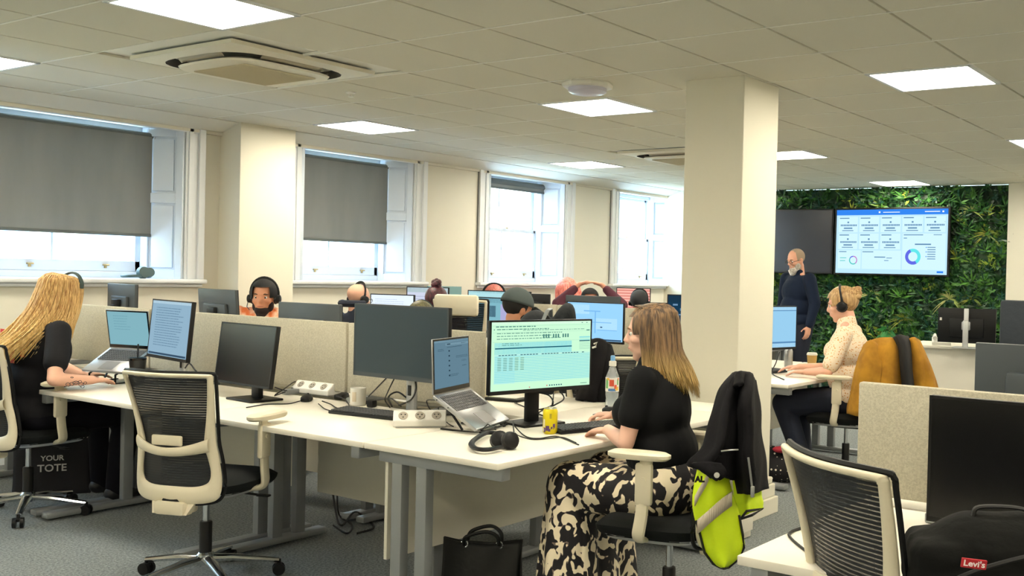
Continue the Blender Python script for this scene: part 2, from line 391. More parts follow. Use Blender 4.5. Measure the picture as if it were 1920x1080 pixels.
# air conditioning cassettes
def ac(x, y, label):
    t = thing('air_conditioner', (x, y, CZ), 0, label, 'air conditioner', 'ceiling cassettes')
    m = mat('ac_plastic', (232,226,208), .45)
    g = G(); S = .475
    # outer panel with a rounded opening
    N = 48; out = []; inn = []; lip = []
    for i in range(N):
        th = 2*math.pi*i/N; c, s = math.cos(th), math.sin(th); k = 1/max(abs(c), abs(s)); out.append(Vector((S*c*k, S*s*k, -.018)))
        q = (abs(c)**4+abs(s)**4)**(-1/4); inn.append(Vector((.405*c*q, .405*s*q, -.03))); lip.append(Vector((.385*c*q, .385*s*q, .02)))
    top = [Vector((p.x, p.y, .004)) for p in out]
    vs = top+out+inn+lip; fs = []
    for r in range(3):
        for i in range(N): fs.append((r*N+i, r*N+(i+1) % N, (r+1)*N+(i+1) % N, (r+1)*N+i))
    nf = 2*N; g.add(vs, fs[:nf]); g.build('surround', m, t, sharp=25); G().add(vs, fs[nf:]).build('air_slot', mat('ac_dark', (46,42,38), .7), t, sharp=25)
    G().box((0,0,.03), (.76,.76,.01)).build('duct', mat('ac_dark', (46,42,38), .7), t, smooth=False)
    g = G(); vs = []
    for rad, z in ((.31,-.03),(.355,-.046),(.345,-.056),(.0,-.060)):
        for i in range(N):
            th = 2*math.pi*i/N; c, s = math.cos(th), math.sin(th); q = (abs(c)**4+abs(s)**4)**(-1/4); 
            if rad == .0: rad2 = .24
            else: rad2 = rad
            vs.append(Vector((rad2*c*q*.98, rad2*s*q*.98, z)))
    fs = [(r*N+i, r*N+(i+1) % N, (r+1)*N+(i+1) % N, (r+1)*N+i) for r in range(3) for i in range(N)]; fs.append(tuple(3*N+i for i in range(N)))
    g.add(vs, fs); g.build('intake_panel', m, t, sharp=25)
    gg = G()
    for i in range(40): gg.box((0, -.24+.012*i+.003, -.064), (.47, .0035, .006))
    gg.build('grille', mat('ac_grille', (206,196,168), .6), t, smooth=False)
    for k in range(4):
        Rz = Matrix.Rotation(math.pi/2*k, 3, 'Z'); f = G()
        f.grid(lambda u, v: Rz @ Vector(((u-.5)*.40, .350+.028*v-.02*(2*u-1)**2, -.035+.025*v)), 12, 2)
        f.build('vane', mat('ac_vane', (176,168,148), .5), t, solid=.004)
ac(3.68, 5.28, 'square air conditioning cassette nearest the viewer, above the empty mesh chair')
ac(8.42, 5.28, 'square air conditioning cassette farther away, half hidden by the column')
# smoke sensor, sprinkler
t = thing('smoke_sensor', (5.0, 3.86, CZ), 0, 'round white sensor on the ceiling beside a light panel', 'sensor')
G().lathe([(.155,0),(.16,-.012),(.155,-.03),(.12,-.034)], n=8).build('base', m_white, t, sharp=20)
G().lathe([(.12,-.034),(.118,-.055),(.10,-.066),(.02,-.07)], n=32).build('cover', mat('sensor_lens', (214,212,232), .3), t)
t = thing('sprinkler_head', (4.556, 5.50, CZ), 0, 'tiny white sprinkler rose in a ceiling tile', 'sprinkler')
G().lathe([(.035,0),(.03,-.01),(.012,-.014),(.012,-.03),(.02,-.034)], n=16).build('rose', m_white, t)
# green wall
def leafmat(name, c1, c2, rough=.45):
    return mat(name, c1, rough, var=(3.0, c2))
GL = [leafmat('leaf_dark', (16,44,26), (34,80,38)), leafmat('leaf_mid', (44,98,40), (76,130,48)), leafmat('leaf_yellow', (150,164,60), (96,136,46)), leafmat('leaf_blue', (24,66,56), (34,84,66))]
g = G(); rnd = random.Random(3)
g.mat(0).box((XW+.02, 4.85, 1.31), (.06, 3.36, 2.6))
yA, yB = 3.19, 6.52
def leaf(g, p, d, w, n):
    d = Vector(d); n = Vector(n); s = d.cross(n).normalized()*w/2
    g.add([p, p+d*.45+s, p+d, p+d*.45-s], [(0,1,2,3)])
tv = [(3.80, 5.36, 1.50, 2.36), (5.30, 6.85, 1.50, 2.36)]
for i in range(5200):
    y = rnd.uniform(yA, yB); z = rnd.uniform(.02, CZ-.02)
    if any(a+.06 < y < b-.02 and c+.05 < z < d-.05 for a, b, c, d in tv): continue
    big = rnd.random() < .22; zone = math.sin(y*2.7+1)*math.cos(z*3.1+y)
    mi = 0 if rnd.random() < .45 else (1 if rnd.random() < .62 else (2 if (zone > .15 and rnd.random() < .55) else 3))
    g.mat(mi); p = Vector((XW-.02-rnd.random()*.06, y, z)); k = rnd.randint(5, 8); L0 = rnd.uniform(.09,.17) if big else rnd.uniform(.03,.07)
    for j in range(k):
        th = rnd.uniform(0, 6.283) if not big else rnd.uniform(-.3, 3.44); out = rnd.uniform(.2,.9)
        d = Vector((-out, math.cos(th), math.sin(th)*(1 if not big else .9))).normalized()*L0*rnd.uniform(.7,1.2)
        n = Vector((-1, rnd.uniform(-.6,.6), rnd.uniform(-.2,.9))).normalized()
        leaf(g, p, d, L0*(.16 if big else rnd.uniform(.35,.7)), n)
gw = g.build('foliage_wall', GL, None, smooth=False, fixn=False)
tag(gw, 'dense artificial plant wall of small green leaves behind the screens', 'plant wall', kind='stuff')
m_pale = [leafmat('leaf_pale', (206,208,140), (160,176,90), .5), leafmat('leaf_fern', (150,158,60), (110,130,50), .5), leafmat('leaf_fresh', (70,160,86), (50,130,66), .4)]
def tuft(y, z, rad, mi, n, lab, w=.014):
    g = G(); q = random.Random(int(y*100+z*10))
    for i in range(n):
        th = q.uniform(-.5, 3.6) if mi != 2 else q.uniform(0, 6.28); L = rad*q.uniform(.7,1.1); o = q.uniform(.25,.8)
        pts = [Vector((0,0,0))]; dr = Vector((-o, math.cos(th), math.sin(th)))
        for s in range(1, 6):
            t = s/5; pts.append(dr*L*t+Vector((0,0,-.5*L*t*t)))
        wd = Vector((0, -math.sin(th), math.cos(th)))
        for s in range(5):
            w0 = w*(1-abs(2*s/5-.8))*.5+.001; w1 = w*max(.05, 1-abs(2*(s+1)/5-.8))*.5+.0005
            g.add([pts[s]-wd*w0, pts[s]+wd*w0, pts[s+1]+wd*w1, pts[s+1]-wd*w1], [(0,1,2,3)])
    o = g.build('spider_plant' if mi != 2 else 'leafy_plant', m_pale[mi], None, smooth=False, fixn=False); o.location = (XW-.05, y, z)
    tag(o, lab, 'plant', 'tufted plants on the plant wall')
tuft(3.62, 2.30, .17, 0, 16, 'pale spiky plant just beside the top corner of the lit wall screen')
tuft(4.84, 1.26, .17, 0, 18, 'pale spiky plant right beside the bun of the worker in the floral shirt')
tuft(3.86, 1.24, .19, 0, 20, 'pale spiky plant above the monitor seen from behind on the counter')
tuft(4.42, .96, .2, 1, 20, 'yellow fern-like tuft between the floral shirt and the rear monitor')
tuft(3.42, 2.02, .2, 1, 16, 'olive spiky tuft high beside the lit wall screen, near the white wall')
tuft(4.62, .82, .15, 2, 22, 'fresh broad-leaved green plant behind the mustard jacket', .05)
tuft(3.58, 1.25, .15, 1, 14, 'small yellow-green tuft above the right part of the counter monitor')
# wall screens
def bars(g, mi, rects, P):
    g.mat(mi)
    for u0, v0, u1, v1 in rects: g.add([P(u0,v0), P(u1,v0), P(u1,v1), P(u0,v1)], [(0,1,2,3)])
t = thing('wall_screen', (XW-.14, 6.10, 1.93), 0, 'large switched-off wall screen behind the standing man', 'screen')
G().box((0,0,0), (.05, 1.50, .84), bev=.006).build('casing', m_black, t, smooth=False)
G().box((-.027,0,0), (.004, 1.46, .80)).build('display', mat('tv_off', (38,40,48), .22), t, smooth=False)
G().box((.05,0,0), (.06, .5, .4)).build('bracket', m_black, t, smooth=False)
t = thing('wall_screen', (XW-.14, 4.585, 1.93), 0, 'large lit wall screen showing a pale blue dashboard', 'screen')
G().box((0,0,0), (.05, 1.49, .845), bev=.006).build('casing', m_black, t, smooth=False)
G().box((.05,0,0), (.06, .5, .4)).build('bracket', m_black, t, smooth=False)
DB = [emat('db_bg', (186,226,250), 1.0), emat('db_head', (52,130,232), 1.0), emat('db_card', (204,238,254), 1.0), emat('db_text', (96,140,176), .9), emat('db_cyan', (96,222,226), 1), emat('db_violet', (96,104,220), 1), emat('db_pink', (190,120,190), 1), emat('db_white', (250,253,255), 1), emat('db_green', (70,190,180), 1)]
g = G(); lay = [0]
def P(u, v): return Vector((-.0272-.0004*lay[0], .72-1.44*u, .40-.80*v))
bars(g, 0, [(0,0,1,1)], P); lay[0] = 1
bars(g, 1, [(0,0,1,.085)], P)
cards = [(.02+.195*i, .11, .20+.195*i, .355) for i in range(5)]+[(.02+.195*i, .375, .20+.195*i, .62) for i in range(3)]+[(.02,.64,.235,.93),(.245,.64,.60,.93),(.61,.375,.985,.93)]
bars(g, 2, cards, P); lay[0] = 2
tx = []
for (a,b,c,d) in cards[:8]:
    w = c-a; tx += [(a+.01,b+.015,a+.1,b+.03), ((a+c)/2-.008,b+.075,(a+c)/2+.008,b+.10)]
    for i in range(11): tx.append((a+.02+i*w*.078, b+.12, a+.02+i*w*.078+w*.055, b+.148))
    tx += [(a+.05,b+.17,c-.05,b+.19), (a+.035,b+.212,c-.04,b+.224)]
tx += [(.03,.655,.10,.668),(.25,.655,.35,.668),(.62,.39,.79,.403),(.88,.39,.95,.4),(.62,.44,.65,.452),(.36,.735,.46,.75),(.47,.75,.52,.76),(.72,.53,.86,.55),(.45,.79,.49,.8)]
for i in range(6): tx.append((.83,.58+.035*i,.90+.03*((i*3) % 3),.592+.035*i))
bars(g, 3, tx, P); bars(g, 1, [(.915,.945,.97,.975)]+[(.815,.58+.035*i,.825,.592+.035*i) for i in range(0,6,2)], P)
bars(g, 7, [(.39,.03,.405,.055),(.43,.04,.58,.05),(.80,.035,.93,.047),(.95,.03,.965,.055)], P)
bars(g, 8, [(.04,.755,.10,.765),(.04,.80,.09,.81)], P)
def ring(u, v, r0, r1, a0, a1, mi, n=20):
    g.mat(mi); c = P(u, v)
    for i in range(n):
        t0 = a0+(a1-a0)*i/n; t1 = a0+(a1-a0)*(i+1)/n
        q = lambda r, t: c+Vector((0, -r*math.sin(t), r*math.cos(t)))
        g.add([q(r0,t0), q(r1,t0), q(r1,t1), q(r0,t1)], [(0,1,2,3)])
ring(.705,.73,.058,.098,-.4,2.6,4); ring(.705,.73,.058,.098,2.6,4.0,5); ring(.705,.73,.058,.098,4.0,5.88,5)
ring(.165,.795,.042,.055,0,2.5,6); ring(.165,.795,.042,.055,2.5,5.2,8); ring(.165,.795,.042,.055,5.2,6.28,5)
g.build('display', DB, t, smooth=False, fixn=False)
# building across the street
bl = thing('building', (6, 24, 0), 0, 'pale stone terrace seen through the sash windows', 'building')
m_stone = mat('stone', (232,206,150), .8, bump=(3,.2)); g = G().box((0, 4, 0), (70, 8, 14)); g.box((0,-.2,3.4), (70,.8,.4)).box((0,-.2,7.2), (70,1.0,.5))
g.build('facade', m_stone, bl, smooth=False)
g = G()
for i in range(-14, 15):
    w = G(); 
    for z in (-.8, 2.0, 5.4):
        w = G().box((i*2.3, -.02, z), (1.1, .12, 1.9)); f = w.build('window', mat('street_glass', (120,150,170), .1, spec=1), bl, smooth=False)
# sky and the sun behind this side of the street
wd = bpy.data.worlds.new('world'); scene.world = wd; wd.use_nodes = True; nt = wd.node_tree; bg = nt.nodes['Background']
sk = nt.nodes.new('ShaderNodeTexSky'); sk.sky_type = 'HOSEK_WILKIE'; sk.turbidity = 6; sk.sun_direction = Vector((-.3,-.6,.7)).normalized(); sk.ground_albedo = .6
mx = nt.nodes.new('ShaderNodeMix'); mx.data_type = 'RGBA'; mx.inputs[0].default_value = .10
mx.inputs[6].default_value = (.50,.76,1,1)
nt.links.new(sk.outputs[0], mx.inputs[7]); nt.links.new(mx.outputs[2], bg.inputs[0]); bg.inputs[1].default_value = 19
scene.view_settings.view_transform = 'Standard'; scene.view_settings.look = 'None'; scene.view_settings.exposure = .18; scene.view_settings.gamma = 1
scene.view_settings.use_curve_mapping = False
try:
    scene.cycles.use_denoising = True; scene.cycles.denoiser = 'OPENIMAGEDENOISE'; scene.cycles.max_bounces = 8; scene.cycles.diffuse_bounces = 4; scene.cycles.glossy_bounces = 3
    scene.cycles.transmission_bounces = 6; scene.cycles.transparent_max_bounces = 12; scene.cycles.caustics_reflective = False; scene.cycles.caustics_refractive = False; scene.cycles.sample_clamp_indirect = 6
except Exception: pass
# ------------------------------------------------------------------ desks, dividers
DZ = .73
def desk(loc, w, dpt, label, group, legs=(1,1), facing=0, panel=True, cat='desk', name='office_desk'):
    # local: user side at -x edge, desk spans x 0..dpt, y -w/2..w/2 ; facing rotates it
    t = thing(name, loc, facing, label, cat, group)
    G().box((dpt/2, 0, DZ-.0125), (dpt, w, .025), bev=.003).build('desktop', m_desk, t)
    for s, on in ((-1, legs[0]), (1, legs[1])):
        y = s*(w/2-.06); g = G()
        if not on: continue
        g.box((dpt/2-.02, y, DZ-.05), (dpt-.06, .05, .05), bev=.004)
        for x in (dpt*.60, dpt*.60+.14): g.box((x, y, (DZ-.06)/2+.02), (.06, .045, DZ-.10), bev=.006)
        g.box((dpt/2, y, .03), (dpt-.04, .07, .035), bev=.01)
        g.build('leg_frame', m_steel, t)
    if panel:
        G().box((dpt-.06, 0, .47), (.018, w-.14, .46), bev=.002).build('modesty_panel', m_panel, t, smooth=False)
    G().box((dpt*.8, 0, DZ-.045), (.04, w-.12, .04)).build('cross_rail', m_steel, t, smooth=False)
    return t
def divider(x, y0, y1, label, z0=.76, z1=1.145):
    t = thing('desk_divider', (x, (y0+y1)/2, 0), 0, label, 'desk divider', 'felt desk dividers')
    L = y1-y0-.006
    G().box((0,0,(z0+z1)/2), (.032, L, z1-z0), bev=.008).build('felt_screen', m_fab, t)
    for s in (-.32, .32): G().box((0, s*L, .746), (.30, .05, .028), bev=.004).build('clamp', m_steel, t)
    return t
BX = 2.85
r1 = 'desks of the front bench'
divs = [3.36, 4.52, 6.00, 7.42]
segY = [(3.32,4.60),(4.60,6.00),(6.00,7.40)]
# bench one, both rows
lb = ['white desk with the big grey-backed silver-stand monitor and black keyboard on it', 'white desk behind the empty mesh chair, with the frameless black monitor', 'white desk at which the blonde worker in black sits']
for (a, b), l in zip(segY, lb): desk((BX, (a+b)/2, 0), b-a-.004, .80, l, None, legs=(1, 1))
lb = ['white desk across the divider from the big silver-stand monitor', 'white desk in front of the man in the orange shirt', 'white desk by the wall pier with a monitor turned to the window']
for (a, b), l in zip(segY, lb): desk((BX+1.81, (a+b)/2, 0), b-a-.004, .80, l, None, facing=math.pi)
desk(((BX+4.66)/2, 2.58, 0), 1.81, .735, 'white end desk where the woman in the patterned trousers works', None, facing=math.pi/2)
for a, b, l in ((3.50,4.50,'oatmeal felt divider behind the big silver-stand monitor'), (4.51,6.42,'oatmeal felt divider behind the frameless black monitor'), (6.43,7.45,'oatmeal felt divider behind the laptop of the blonde worker')):
    divider(3.755, a, b, l)
t = thing('desk_divider', (3.50, 7.02, 0), R(68), 'small beige side divider just in front of the face of the blonde worker', 'desk divider', 'felt desk dividers')
G().box((0,0,.95), (.34,.03,.42), bev=.006).build('felt_screen', m_fab, t); G().box((0,0,.746), (.06,.06,.03), bev=.004).build('clamp', m_steel, t)
# bench two (behind)
B2 = 6.20
for a, b, l in ((3.78,5.2,'white desk of the second bench, in front of the man in the cap'), (5.2,6.6,'white desk of the second bench beside the cream chair back'), (6.6,7.44,'white desk of the second bench in front of the bald worker')):
    desk((B2, (a+b)/2, 0), b-a-.004, .80, l, None)
for a, b, l in ((3.78,5.2,'white desk of the second bench, far side beside the column'), (5.2,6.6,'white desk of the second bench where the person stretching sits'), (6.6,7.44,'white desk of the second bench far side by the window wall')):
    desk((B2+1.80, (a+b)/2, 0), b-a-.004, .80, l, None, facing=math.pi)
desk((B2+.9, 3.03, 0), 1.80, .735, 'white end desk where the woman in the floral shirt works', None, facing=math.pi/2)
for a, b, l in ((4.4,5.75,'oatmeal felt divider behind the pale blue map screen'), (5.76,7.44,'oatmeal felt divider behind the man in the cap')):
    divider(7.10, a, b, l, z1=1.16)
# bench three
for a, b, l in ((4.95,6.2,'white desk of the far bench holding the red screen'), (6.2,7.4,'white desk of the far bench by the last window')):
    desk((9.50, (a+b)/2, 0), b-a-.004, .80, l, None)
# right-hand bench
desk((2.315, 0.49, 0), 1.55, .80, 'white desk in the right foreground under the black rucksack', None)
desk((2.315+1.62, 0.49, 0), 1.55, .80, 'white desk beyond the right-hand divider', None, facing=math.pi)
t = divider(3.12, -.40, 1.27, 'oatmeal felt divider standing on the right foreground bench', z1=1.12)
# counter at the plant wall
t = thing('counter', (11.0, 2.75, 0), 0, 'white counter in front of the plant wall', 'counter')
G().box((.35,.12,.735), (.8, 2.26, .03), bev=.004).build('worktop', m_desk, t); G().box((.05,.12,.36), (.03, 2.16, .72), bev=.002).build('front_panel', m_desk, t, smooth=False)
for s in (-1,1): G().box((.35, .12+s*1.06, .36), (.6, .03, .72)).build('side_panel', m_desk, t, smooth=False)
# pedestal between the end desk and the column
t = thing('filing_pedestal', (4.74, 2.93, 0), 0, 'low white storage cabinet standing between the end desk and the column', 'cabinet')
G().box((.16, 0, .35), (.32, .50, .70), bev=.004).build('body', m_panel, t)
for k in range(2):
    d = G().box((.16, -.259, .195+.33*k), (.30, .018, .31), bev=.004).build('drawer', m_desk, t)
    G().box((.16, -.276, .30+.33*k), (.12, .016, .012), bev=.004).build('handle', m_alu, d)
G().box((.16, 0, .71), (.34, .54, .02), bev=.004).build('top', m_desk, t)
# ------------------------------------------------------------------ chairs
def stripes(name, c1, c2, per=.011, al=.55):
    m = bpy.data.materials.new(name); m.use_nodes = True; nt = m.node_tree; n = nt.nodes; b = n['Principled BSDF']; b.inputs['Roughness'].default_value = .6
    tc = n.new('ShaderNodeTexCoord'); w = n.new('ShaderNodeTexWave'); w.bands_direction = 'Z'; w.inputs['Scale'].default_value = .314/per; w.inputs['Distortion'].default_value = .25; w.inputs['Detail Scale'].default_value = .5
    nt.links.new(tc.outputs['Object'], w.inputs['Vector']); r = n.new('ShaderNodeValToRGB'); r.color_ramp.interpolation = 'LINEAR'
    r.color_ramp.elements[0].position = .10; r.color_ramp.elements[0].color = (0,0,0,1); r.color_ramp.elements[1].position = .34; r.color_ramp.elements[1].color = (1,1,1,1)
    nt.links.new(w.outputs['Fac'], r.inputs[0]); b.inputs['Base Color'].default_value = lin(c1)
    mr = n.new('ShaderNodeMapRange'); mr.inputs['To Min'].default_value = al; mr.inputs['To Max'].default_value = 1.0
    nt.links.new(r.outputs[0], mr.inputs['Value']); nt.links.new(mr.outputs[0], b.inputs['Alpha']); return m
m_mesh = stripes('chair_mesh', (22,26,31), None, al=.86)
OUT = [(0,0),(.10,0),(.175,.012),(.215,.05),(.228,.16),(.218,.34),(.208,.48),(.216,.70),(.232,.93),(.235,.985),(.205,1.0),(0,1.0)]
INN = [(0,.13),(.10,.13),(.150,.145),(.176,.18),(.182,.26),(.170,.36),(.158,.46),(.186,.70),(.212,.93),(.213,.958),(.195,.967),(0,.967)]
ZB, ZT = .405, .98
def backpt(u, v, d=0):     # u metres across, v 0..1 up, d metres towards the rear
    z = ZB+(ZT-ZB)*v
    x = -.225-.10*v+.035*math.sin(v*3.0)+.9*u*u+.0
    return Vector((x-d, u*.94, z))
def make_chair(label, group='white framed mesh office chairs', arms=True):
    t = thing('office_chair', (0,0,0), 0, label, 'chair', group)
    # five-star base
    g = G()
    for k in range(5):
        a = 2*math.pi*k/5+.3; c, s = math.cos(a), math.sin(a)
        g.tube([(.03*c,.03*s,.105),(.12*c,.12*s,.10),(.22*c,.22*s,.085),(.315*c,.315*s,.07)], [.026,.024,.02,.016], 10, flat=.7)
    g.lathe([(.02,.075),(.036,.08),(.038,.125),(.03,.135)]); g.build('star_base', m_chrome, t)
    for k in range(5):
        a = 2*math.pi*k/5+.3; c, s = math.cos(a), math.sin(a); x, y = .315*c, .315*s; g = G()
        ax = Vector((-s, c, 0)); p = Vector((x, y, .03))
        for q in (-1, 1): g.cyl(p+ax*(q*.010), p+ax*(q*.027), .029, .027, 18)
        g.cyl((x,y,.035), (x,y,.075), .009, n=8); g.box((x,y,.048), (.03,.03,.016), Matrix.Rotation(a,3,'Z'), .004)
        g.build('caster', m_black, t)
    G().cyl((0,0,.13), (0,0,.44), .014).build('gas_column', m_chrome, t)
    G().lathe([(.027,.13),(.027,.27),(.024,.275)]).build('column_cover', m_black, t)
    g = G().box((.0,0,.415), (.26,.17,.05), bev=.02).box((-.16,0,.42), (.16,.11,.05), bev=.02); g.cyl((.05,-.08,.41),(.05,-.24,.40),.006,n=8).box((.05,-.26,.40),(.03,.06,.01),bev=.004); g.build('mechanism', m_black, t)
    # seat
    def seat(u, v):
        x = .5*(u-.5); y = .5*(v-.5); ax, ay = abs(2*(u-.5)), abs(2*(v-.5)); return x, y
    g = G(); N = 28
    for zz, k, zo in ((.50, 1, 0),):
        def top(u, v):
            th = 2*math.pi*u; c, s = math.cos(th), math.sin(th); q = (abs(c)**4+abs(s)**4)**-.25; r = v
            x = .232*c*q*r; y = .25*s*q*r; e = r**6
            return Vector((x+.035, y, .505-.035*e-.012*(1-(y/.25)**2)*0-.02*max(0, (x-.12)/.125)**2+.008*(y/.25)**2))
        g.grid(top, 40, 10)
        def side(u, v):
            p = top(u, 1); sh = 1-.10*v*v; return Vector((p.x*sh, p.y*sh, p.z-.045*v))
        g.grid(side, 40, 3)
        g.add([side(i/40, 1) for i in range(40)], [tuple(range(40))])
    g.build('seat', m_seat, t, sharp=60)
    g = G()
    def sh(u, v):
        th = 2*math.pi*u; c, s = math.cos(th), math.sin(th); q = (abs(c)**4+abs(s)**4)**-.25; r = .225*(1-.12*v)
        return Vector((r*c*q+.035, r*1.02*s*q, .438-.022*v))
    g.grid(sh, 40, 2); g.add([sh(i/40, 1) for i in range(40)], [tuple(range(40))]); g.add([sh(i/40, 0) for i in range(40)], [tuple(range(40))]); g.build('seat_shell', m_silver, t)
    # back frame
    def loop(key):
        pts = catmull([(a, b, 0) for a, b in key], 5); full = [(p.x, p.y) for p in pts]+[(-p.x, p.y) for p in reversed(pts[1:-1])]; return full
    O, I = loop(OUT), loop(INN); n = len(O); g = G(); vs = []; K = 10
    for i in range(n):
        (a, b), (c, d) = O[i], I[i]
        for k in range(K):
            th = 2*math.pi*k/K; w = .5+.5*math.cos(th); dd = .014*math.sin(th)+.004
            vs.append(backpt(c+(a-c)*w, d+(b-d)*w, dd))
    g.add(vs, [(i*K+k, i*K+(k+1) % K, ((i+1) % n)*K+(k+1) % K, ((i+1) % n)*K+k) for i in range(n) for k in range(K)])
    bf = g.build('back_frame', m_cream, t, sharp=60)
    # black edge on the front of the frame
    g = G(); e = [backpt(a*1.015, b*1.008-.004, -.012) for a, b in O]; g.tube(e, .008, 6, closed=True); g.build('edge_trim', m_black, t)
    # lumbar bar and pad
    g = G()
    def lum(u, v):
        uu = (u-.5)*2; w = .045+.05*(1-abs(uu))**1.2*.0; y = uu*.19; vc = .40+.055*uu*uu; hh = .042+.022*abs(uu)**2
        th = 2*math.pi*v; return backpt(y, vc+hh*.5*math.cos(th)*2*.8, .02+.014*math.sin(th)+.018*(1-uu*uu))
    g.grid(lum, 24, 12); g.build('lumbar_bar', m_cream, t)
    g = G(); c = backpt(0, .485, .026); g.box(c, (.014, .15, .045), bev=.012); g.build('lumbar_adjuster', m_cream, t)
    # mesh
    def wmesh(v):
        for (a, b), (c, d) in zip(INN[1:], INN[2:]):
            if b <= v <= d: return a+(c-a)*(v-b)/(d-b)+.006
        return .1
    g = G()
    def me(u, v):
        vv = .135+(.964-.135)*v; w = wmesh(vv); return backpt((u-.5)*2*w, vv, -.004)
    g.grid(me, 14, 30); g.build('mesh_panel', m_mesh, t, fixn=False)
    # spine to the mechanism
    g = G(); g.poly([backpt(-.12,.03,.0),backpt(.12,.03,.0),Vector((-.245,.085,.36)),Vector((-.245,-.085,.36))], (.035,0,0)); g.box((-.20,0,.385),(.11,.15,.06),bev=.015)
    g.build('spine', m_cream, t)
    if arms:
        for s in (-1, 1):
            g = G(); pts = catmull([(.03, s*.20, .43), (.03, s*.275, .455), (.015, s*.285, .55), (.0, s*.285, .755)], 6)
            g.tube(pts, [.026]*len(pts), 10, flat=.55, up=(0,1,0)); g.box((.008, s*.286, .66), (.07,.03,.16), bev=.012)
            g.cyl((.005, s*.295, .68), (.005, s*.308, .68), .010, n=12)
            a = g.build('armrest', m_cream, t)
            pg = G()
            def pad(u, v):
                th = 2*math.pi*u; c, q = math.cos(th), math.sin(th); k = (abs(c)**3+abs(q)**3)**(-1/3); r = [0, .85, 1, 1, .9, 0][v]; z = [.783, .783, .775, .763, .755, .755][v]
                return Vector((.125*c*k*r+.03, s*.285+.043*q*k*r, z))
            vs = [pad(i/28, j) for j in range(6) for i in range(28)]
            pg.add(vs, [(j*28+i, j*28+(i+1) % 28, (j+1)*28+(i+1) % 28, (j+1)*28+i) for j in range(5) for i in range(28)]); pg.build('arm_pad', m_cream, a)
    return t
hub = atz(385, 1048, .10)
CH0 = make_chair('empty cream framed mesh chair seen from behind at the desk with the black monitor')
CH0.location = (hub.x, hub.y, 0); CH0.rotation_euler = (0,0,R(20))
CG = 'white framed mesh office chairs'
chF = dup(CH0, (3.46, 2.20, 0), R(103), 'cream framed office chair under the woman in the patterned trousers, draped with a black jacket')
pB = atz(52, 936, .09); chB = dup(CH0, (pB.x, pB.y, 0), R(4), 'cream framed office chair under the blonde worker, cut by the left edge of the picture')
chR = dup(CH0, (2.465, .825, 0), R(-34), 'cream framed mesh chair in the right foreground, back turned to the viewer')
chR.scale = (1,1,1.05)
chL = dup(CH0, (6.85, 2.88, 0), R(100), 'cream framed office chair under the woman in the floral shirt, draped with a mustard jacket')
for ch in list(bpy.data.objects):
    if ch.parent == chR and ch.name.startswith('armrest'):
        for k in [x for x in bpy.data.objects if x.parent == ch]: bpy.data.objects.remove(k)
        bpy.data.objects.remove(ch)
p = at(1135, 640, 6.1); chK = dup(CH0, (p.x, p.y, 0), R(32), 'cream framed mesh chair behind the spreadsheet monitor with a black jacket on it')
p = at(872, 600, 7.95); chN = dup(CH0, (p.x+.1, p.y, 0), R(20), 'pale high-backed chair left of the man in the cap')
for z in [x for x in bpy.data.objects if x.parent == chN]: z.scale = (1,1,1)
chN.scale = (1,1,1.25); G().box((-.335,0,.945), (.05,.36,.13), bev=.024).build('headrest', m_cream, chN)
